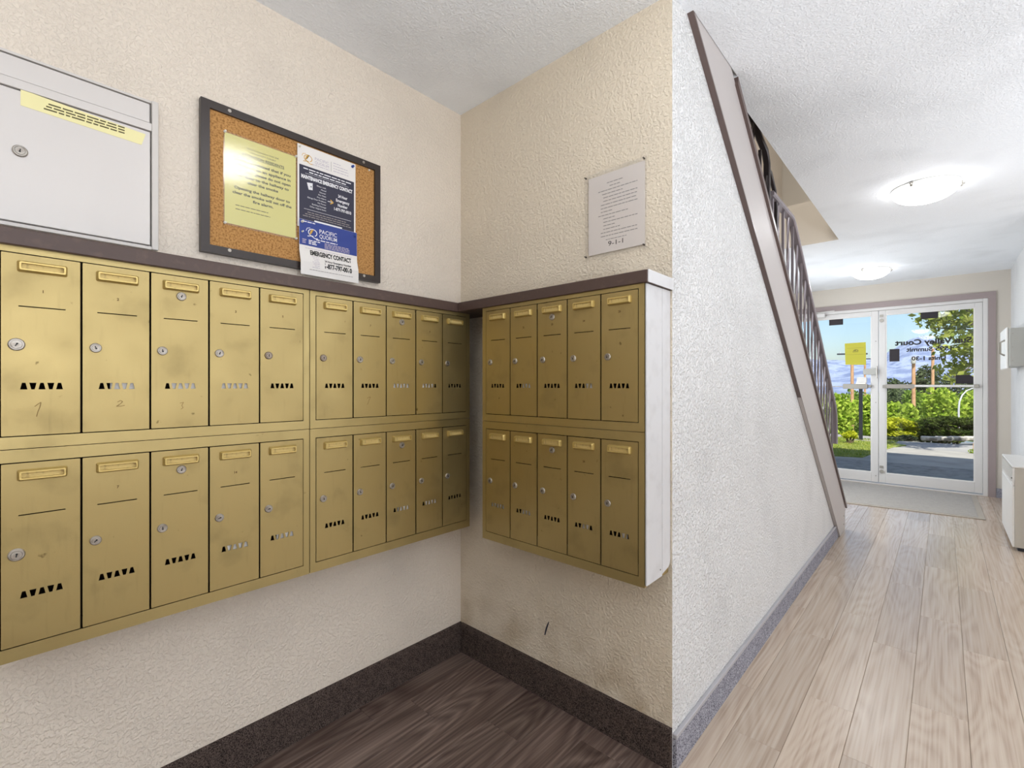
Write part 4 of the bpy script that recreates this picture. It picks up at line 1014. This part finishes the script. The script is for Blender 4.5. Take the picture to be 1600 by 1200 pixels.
def tree(u, fwd, ztop, rx, label, m, trunk=True, seed=1, n=1500, size=.28, zb=None, squash=1.0, pine=False):
    x, y = polar(u, fwd); zg = tz(y) - .02 if zb is None else zb
    t = thing('pine_tree' if pine else 'tree', (x, y, zg), 0, label, 'tree', 'trees in the valley beyond the driveway')
    h = ztop - zg; rg = random.Random(seed)
    MB().tube([(0, 0, -.1), (rx * .04, 0, h * .35), (0, rx * .03, h * .8)], [rx * .09, rx * .065, rx * .02], seg=7).build('trunk', 'bark', t)
    bl = []
    if pine:
        for i in range(7): bl.append((rg.uniform(-.1, .1) * rx, rg.uniform(-.1, .1) * rx, h * (.25 + .11 * i), rx * (1 - .13 * i), rx * (1 - .13 * i), h * .1))
    else:
        bl.append((0, 0, h * .6, rx * .75, rx * .75, h * .36))
        for i in range(9):
            a = rg.uniform(0, 6.28); r = rg.uniform(.4, .75) * rx
            bl.append((r * math.cos(a), r * math.sin(a), h * rg.uniform(.35, .86), rx * rg.uniform(.3, .45), rx * rg.uniform(.3, .45), h * rg.uniform(.12, .17)))
    leaf_cloud('crown', bl, n, size, m, t, seed)
    return t
tree(1306, 34, 1.0, 1.5, 'bright green leafy tree just right of the stair railing', 'leaf_a', seed=1, n=2600, size=.17)
tree(1342, 43, .95, 1.4, 'green tree between the wooden pole and the dark post', 'leaf_b', seed=2, n=2400, size=.17)
tree(1364, 36, .9, 1.3, 'light green tree right of the dark post', 'leaf_a', seed=3, n=2200, size=.17)
tree(1398, 30, .35, 1.3, 'bright green tree at the left of the right door glass', 'leaf_a', seed=4, n=2400, size=.16)
tree(1412, 44, .85, 1.2, 'olive tree behind the bright green tree', 'leaf_c', seed=5, n=2000, size=.18)
tree(1437, 40, 1.0, 1.5, 'mid green tree between the two right hand poles', 'leaf_b', seed=6, n=2600, size=.17)
tree(1474, 32, 1.15, 1.5, 'bright green tree left of the curved street light', 'leaf_a', seed=7, n=2800, size=.17)
tree(1509, 38, 1.05, 1.4, 'mid green tree behind the curved street light', 'leaf_b', seed=8, n=2600, size=.17)
tree(1530, 35, 1.25, 1.6, 'bright green tree cut by the right door stile', 'leaf_a', seed=9, n=2200, size=.18)
tree(1447, 75, 5.0, 2.3, 'rounded olive pine standing above the push bar', 'leaf_c', seed=10, n=3000, size=.24)
tree(1396, 80, 2.8, 2.0, 'small round olive tree at the foot of the hill', 'leaf_c', seed=11, n=1800, size=.26)
tree(1495, 70, 4.2, 2.6, 'olive pine behind the black sticker on the right', 'leaf_c', seed=12, n=2600, size=.24)
tree(1395, 55, .9, 2.0, 'dark pine low beyond the driveway on the left of right glass', 'leaf_c', seed=13, n=2200, size=.22)

# near tree reaching in from the right
x, y = polar(1590, 9.5)
mp_ = thing('maple_tree', (x, y, GZ), 0, 'leafy tree branch reaching in at the upper right of the door glass', 'tree')
MB().tube([(0.3, 0, -.1), (.25, .0, 1.2), (.1, .05, 2.4), (-.1, .1, 3.6)], [.13, .11, .085, .04], seg=9).build('trunk', 'bark', mp_)
br = MB()
bl = []
for uu, vv_, rr_ in ((1440, 488, .20), (1455, 497, .26), (1470, 485, .30), (1490, 500, .32), (1510, 485, .34), (1512, 520, .34), (1490, 535, .30), (1470, 520, .18), (1455, 512, .14), (1500, 560, .30), (1480, 575, .20), (1518, 580, .28), (1462, 545, .12), (1540, 540, .4), (1540, 490, .4), (1490, 590, .18), (1520, 455, .4), (1480, 455, .35), (1450, 465, .25)):
    f_ = 9.5 + random.uniform(-.5, .5)
    a, b_ = polar(uu, f_); z_ = H_EYE + (602 - vv_) / 738.0 * f_
    bl.append((a - x, b_ - y, z_ - GZ, rr_, rr_, rr_ * .8))
    br.tube([(.1, .05, 2.3 + random.uniform(-.6, .6)), ((a - x) * .5, (b_ - y) * .5 + .1, (z_ - GZ) * .55 + 1.1), (a - x, b_ - y, z_ - GZ)], [.03, .016, .006], seg=5)
br.build('branches', 'bark', mp_)
leaf_cloud('crown', bl, 2300, .062, 'leaf_f', mp_, 21)

# shrubs at the drive
def shrub(name, u, fwd, blobs, n, size, m, label, seed):
    x, y = polar(u, fwd)
    t = thing(name, (x, y, tz(y) if y > 14.9 else GZ), 0, label, 'shrub')
    sm = MB()
    for b_ in blobs[:5]: sm.tube([(b_[0] * .3, b_[1] * .3, -.03), (b_[0] * .7, b_[1] * .7, b_[2] * .6), (b_[0], b_[1], b_[2])], [.03, .02, .008], seg=5)
    sm.build('stems', 'bark', t)
    leaf_cloud('foliage', blobs, n, size, m, t, seed, flat=.35)
    return t
def along(u0, u1, fwd, uc, items):
    X, Y = polar(uc, fwd); out = []
    for u, v, rx, rz in items:
        a, b_ = polar(u, fwd); z = H_EYE + (602 - v) / 738 * fwd - GZ
        out.append((a - X, b_ - Y, z, rx, rx, rz))
    return out
shrub('juniper_bush', 1485, 12.2, along(0, 0, 12.2, 1485, [(1445, 655, .28, .10), (1462, 650, .30, .11), (1480, 648, .32, .11), (1500, 650, .34, .11), (1518, 655, .32, .12), (1535, 655, .34, .13), (1450, 668, .35, .11), (1475, 664, .36, .13), (1500, 668, .34, .12), (1525, 670, .30, .11), (1462, 678, .34, .09), (1440, 676, .24, .10), (1488, 678, .28, .08)]), 7000, .045, 'leaf_d', 'spreading dark green juniper bush beyond the driveway', 31)
shrub('juniper_bush', 1400, 12.4, along(0, 0, 12.4, 1400, [(1385, 660, .28, .12), (1400, 654, .30, .12), (1416, 658, .26, .11), (1424, 668, .20, .10), (1395, 672, .30, .12), (1415, 674, .28, .11)]), 3600, .045, 'leaf_e', 'yellow green juniper bush left of the dark one', 32)
shrub('low_bush', 1408, 11.9, along(0, 0, 11.9, 1408, [(1385, 682, .20, .07), (1400, 683, .20, .06), (1418, 681, .20, .07)]), 1800, .035, 'leaf_c', 'low grey green bush along the driveway edge', 33)
shrub('low_bush', 1327, 11.0, along(0, 0, 11.0, 1327, [(1322, 680, .10, .07), (1330, 678, .10, .08), (1336, 682, .07, .05)]), 500, .03, 'leaf_e', 'small yellow bush at the lawn edge by the wooden pole', 34)
# kerb stones
for i, (u, lab) in enumerate(((1452, 'first'), (1474, 'second'), (1497, 'third'), (1520, 'fourth'))):
    x, y = polar(u, 11.65)
    tag(MB().box(-.16, .16, -.08, .08, -.01, .10, bev=.03, seg=2).build('kerb_stone', 'kerb', None, (x, y, GZ), (0, 0, R(8 + 6 * (i % 2)))), '%s pale kerb stone from the left under the dark juniper' % lab, 'kerb stone', 'kerb stones along the driveway')

# posts and poles
x, y = polar(1345, 11.6)
lp = thing('lamp_post', (x, y, GZ), 0, 'dark square lamp post with white head at the lawn edge', 'lamp post')
MB().box(-.036, .036, -.036, .036, 0, 1.36, bev=.004).build('post', 'post_dark', lp)
MB().prism([(-.10, -.08, 1.36), (.10, -.08, 1.36), (.10, .08, 1.36), (-.10, .08, 1.36)], [(-.06, -.05, 1.52), (.06, -.05, 1.52), (.06, .05, 1.52), (-.06, .05, 1.52)]).build('lamp_head', 'white', lp)
MB().box(-.22, .22, -.16, .16, -.02, .02, bev=.006).build('pad', 'concrete', lp)
for u, f_, zt_, zb_, arm, lab in ((1331.5, 40, 4.3, None, True, 'wooden utility pole below the yellow window notice'), (1351.5, 60, 5.0, None, True, 'wooden utility pole just right of the dark lamp post'),
                             (1427.5, 36, 3.4, None, False, 'wooden utility pole with round transformer, left of the pair'), (1457.5, 44, 4.6, None, 'pin', 'wooden utility pole, right of the pair in the door glass')):
    x, y = polar(u, f_); zg = tz(y)
    p = thing('utility_pole', (x, y, zg), 0, lab, 'utility pole', 'wooden utility poles')
    MB().cyl((0, 0, -.2), (0, 0, zt_ - zg), .14, .11, seg=10).build('pole', 'pole_wood', p)
    if arm == 'pin':
        MB().cyl((0, 0, zt_ - zg), (0, 0, zt_ - zg + .25), .06, .03, seg=8).build('insulator', 'galv', p)
    elif arm:
        MB().box(-1.1, 1.1, -.05, .05, zt_ - zg - .5, zt_ - zg - .38, mtx=Matrix.Rotation(YAW * .6, 4, 'Z')).build('crossarm', 'post_dark', p)
        for dx_ in (-.9, -.4, .4, .9):
            MB().cyl((dx_ * math.cos(YAW * .6), dx_ * math.sin(YAW * .6), zt_ - zg - .38), (dx_ * math.cos(YAW * .6), dx_ * math.sin(YAW * .6), zt_ - zg - .2), .05, .03, seg=8).build('insulator', 'galv', p)
    else:
        MB().lathe([(.13, 0), (.15, .05), (.15, .40), (.12, .46), (.03, .5)], center=(0, -.24, zt_ - zg - .55), seg=16).box(-.04, .04, -.12, 0, zt_ - zg - .45, zt_ - zg - .3)  .build('transformer', 'panel_grey', p, smooth=True)
x, y = polar(1498, 26)
sl = thing('street_light', (x, y, tz(y)), 0, 'white curved street light arm above the dark juniper', 'street light')
zt_ = H_EYE - tz(y)
MB().tube([(0, 0, -.1), (0, 0, zt_ - 1.3), (.03, .03, zt_ - .9), (.14, .12, zt_ - .55), (.32, .28, zt_ - .3), (.55, .48, zt_ - .17), (.8, .7, zt_ - .12)], [.05, .045, .04, .035, .033, .03, .028], seg=9).build('curved_pole', 'galv', sl, smooth=True)
MB().lathe([(.02, .02), (.10, -.02), (.12, -.07), (.05, -.10)], center=(.86, .76, zt_ - .08), seg=12).build('lamp_head', 'galv', sl, smooth=True)

# cars
def car(u, fwd, rotz, m, label, zoff=0.0):
    x, y = polar(u, fwd)
    t = thing('car', (x, y, tz(y) + zoff), rotz, label, 'car')
    lo = [(-2.1, .35), (-2.15, .62), (-2.0, .85), (-1.1, .95), (1.0, .93), (1.95, .80), (2.15, .6), (2.1, .32)]
    MB().loops([[(x_, sy * .82, z_) for x_, z_ in lo] if abs(sy) > .9 else [(x_ * 1.01, sy * .86, z_) for x_, z_ in lo] for sy in (-1, -.85, .85, 1)]).build('body', m, t)
    ca = [(-1.55, .93), (-.95, 1.38), (.25, 1.42), (1.05, .93)]
    MB().loops([[(x_ * .92, sy * .70, z_) for x_, z_ in ca] if abs(sy) > .9 else [(x_, sy * .80, z_) for x_, z_ in ca] for sy in (-1, -.8, .8, 1)]).build('cabin_glass', 'car_glass', t)
    MB().prism([(-1.0, -.68, 1.37), (.28, -.68, 1.41), (.28, .68, 1.41), (-1.0, .68, 1.37)], [(-.9, -.62, 1.43), (.2, -.62, 1.46), (.2, .62, 1.46), (-.9, .62, 1.43)]).build('roof', m, t)
    for wx in (-1.3, 1.35):
        for wy in (-.76, .76): MB().lathe([(.18, -.09), (.31, -.09), (.32, 0), (.31, .09), (.18, .09)], center=(wx, wy, .32), axis='Y', seg=18).build('wheel', 'tyre', t)
    return t
car(1312, 46, YAW + R(12), 'car_white', 'white parked car seen beyond the lawn', .15)
car(1340, 52, YAW + R(8), 'car_grey', 'dark parked car between the pole and the lamp post', .15)
car(1490, 17.5, YAW + R(5), 'car_grey', 'grey parked car showing its roof behind the juniper', -.1)
# small marker stake with a tuft of grass
x, y = polar(1521, 9.45)
sk = thing('garden_stake', (x, y, GZ), 0, 'small yellow garden stake at the right walkway edge', 'stake')
MB().box(-.008, .008, -.006, .006, 0, .20, bev=.001).build('rod', 'pole_wood', sk)
leaf_cloud('tuft', [(0, 0, .04, .08, .06, .05)], 90, .022, 'leaf_a', sk, 41)
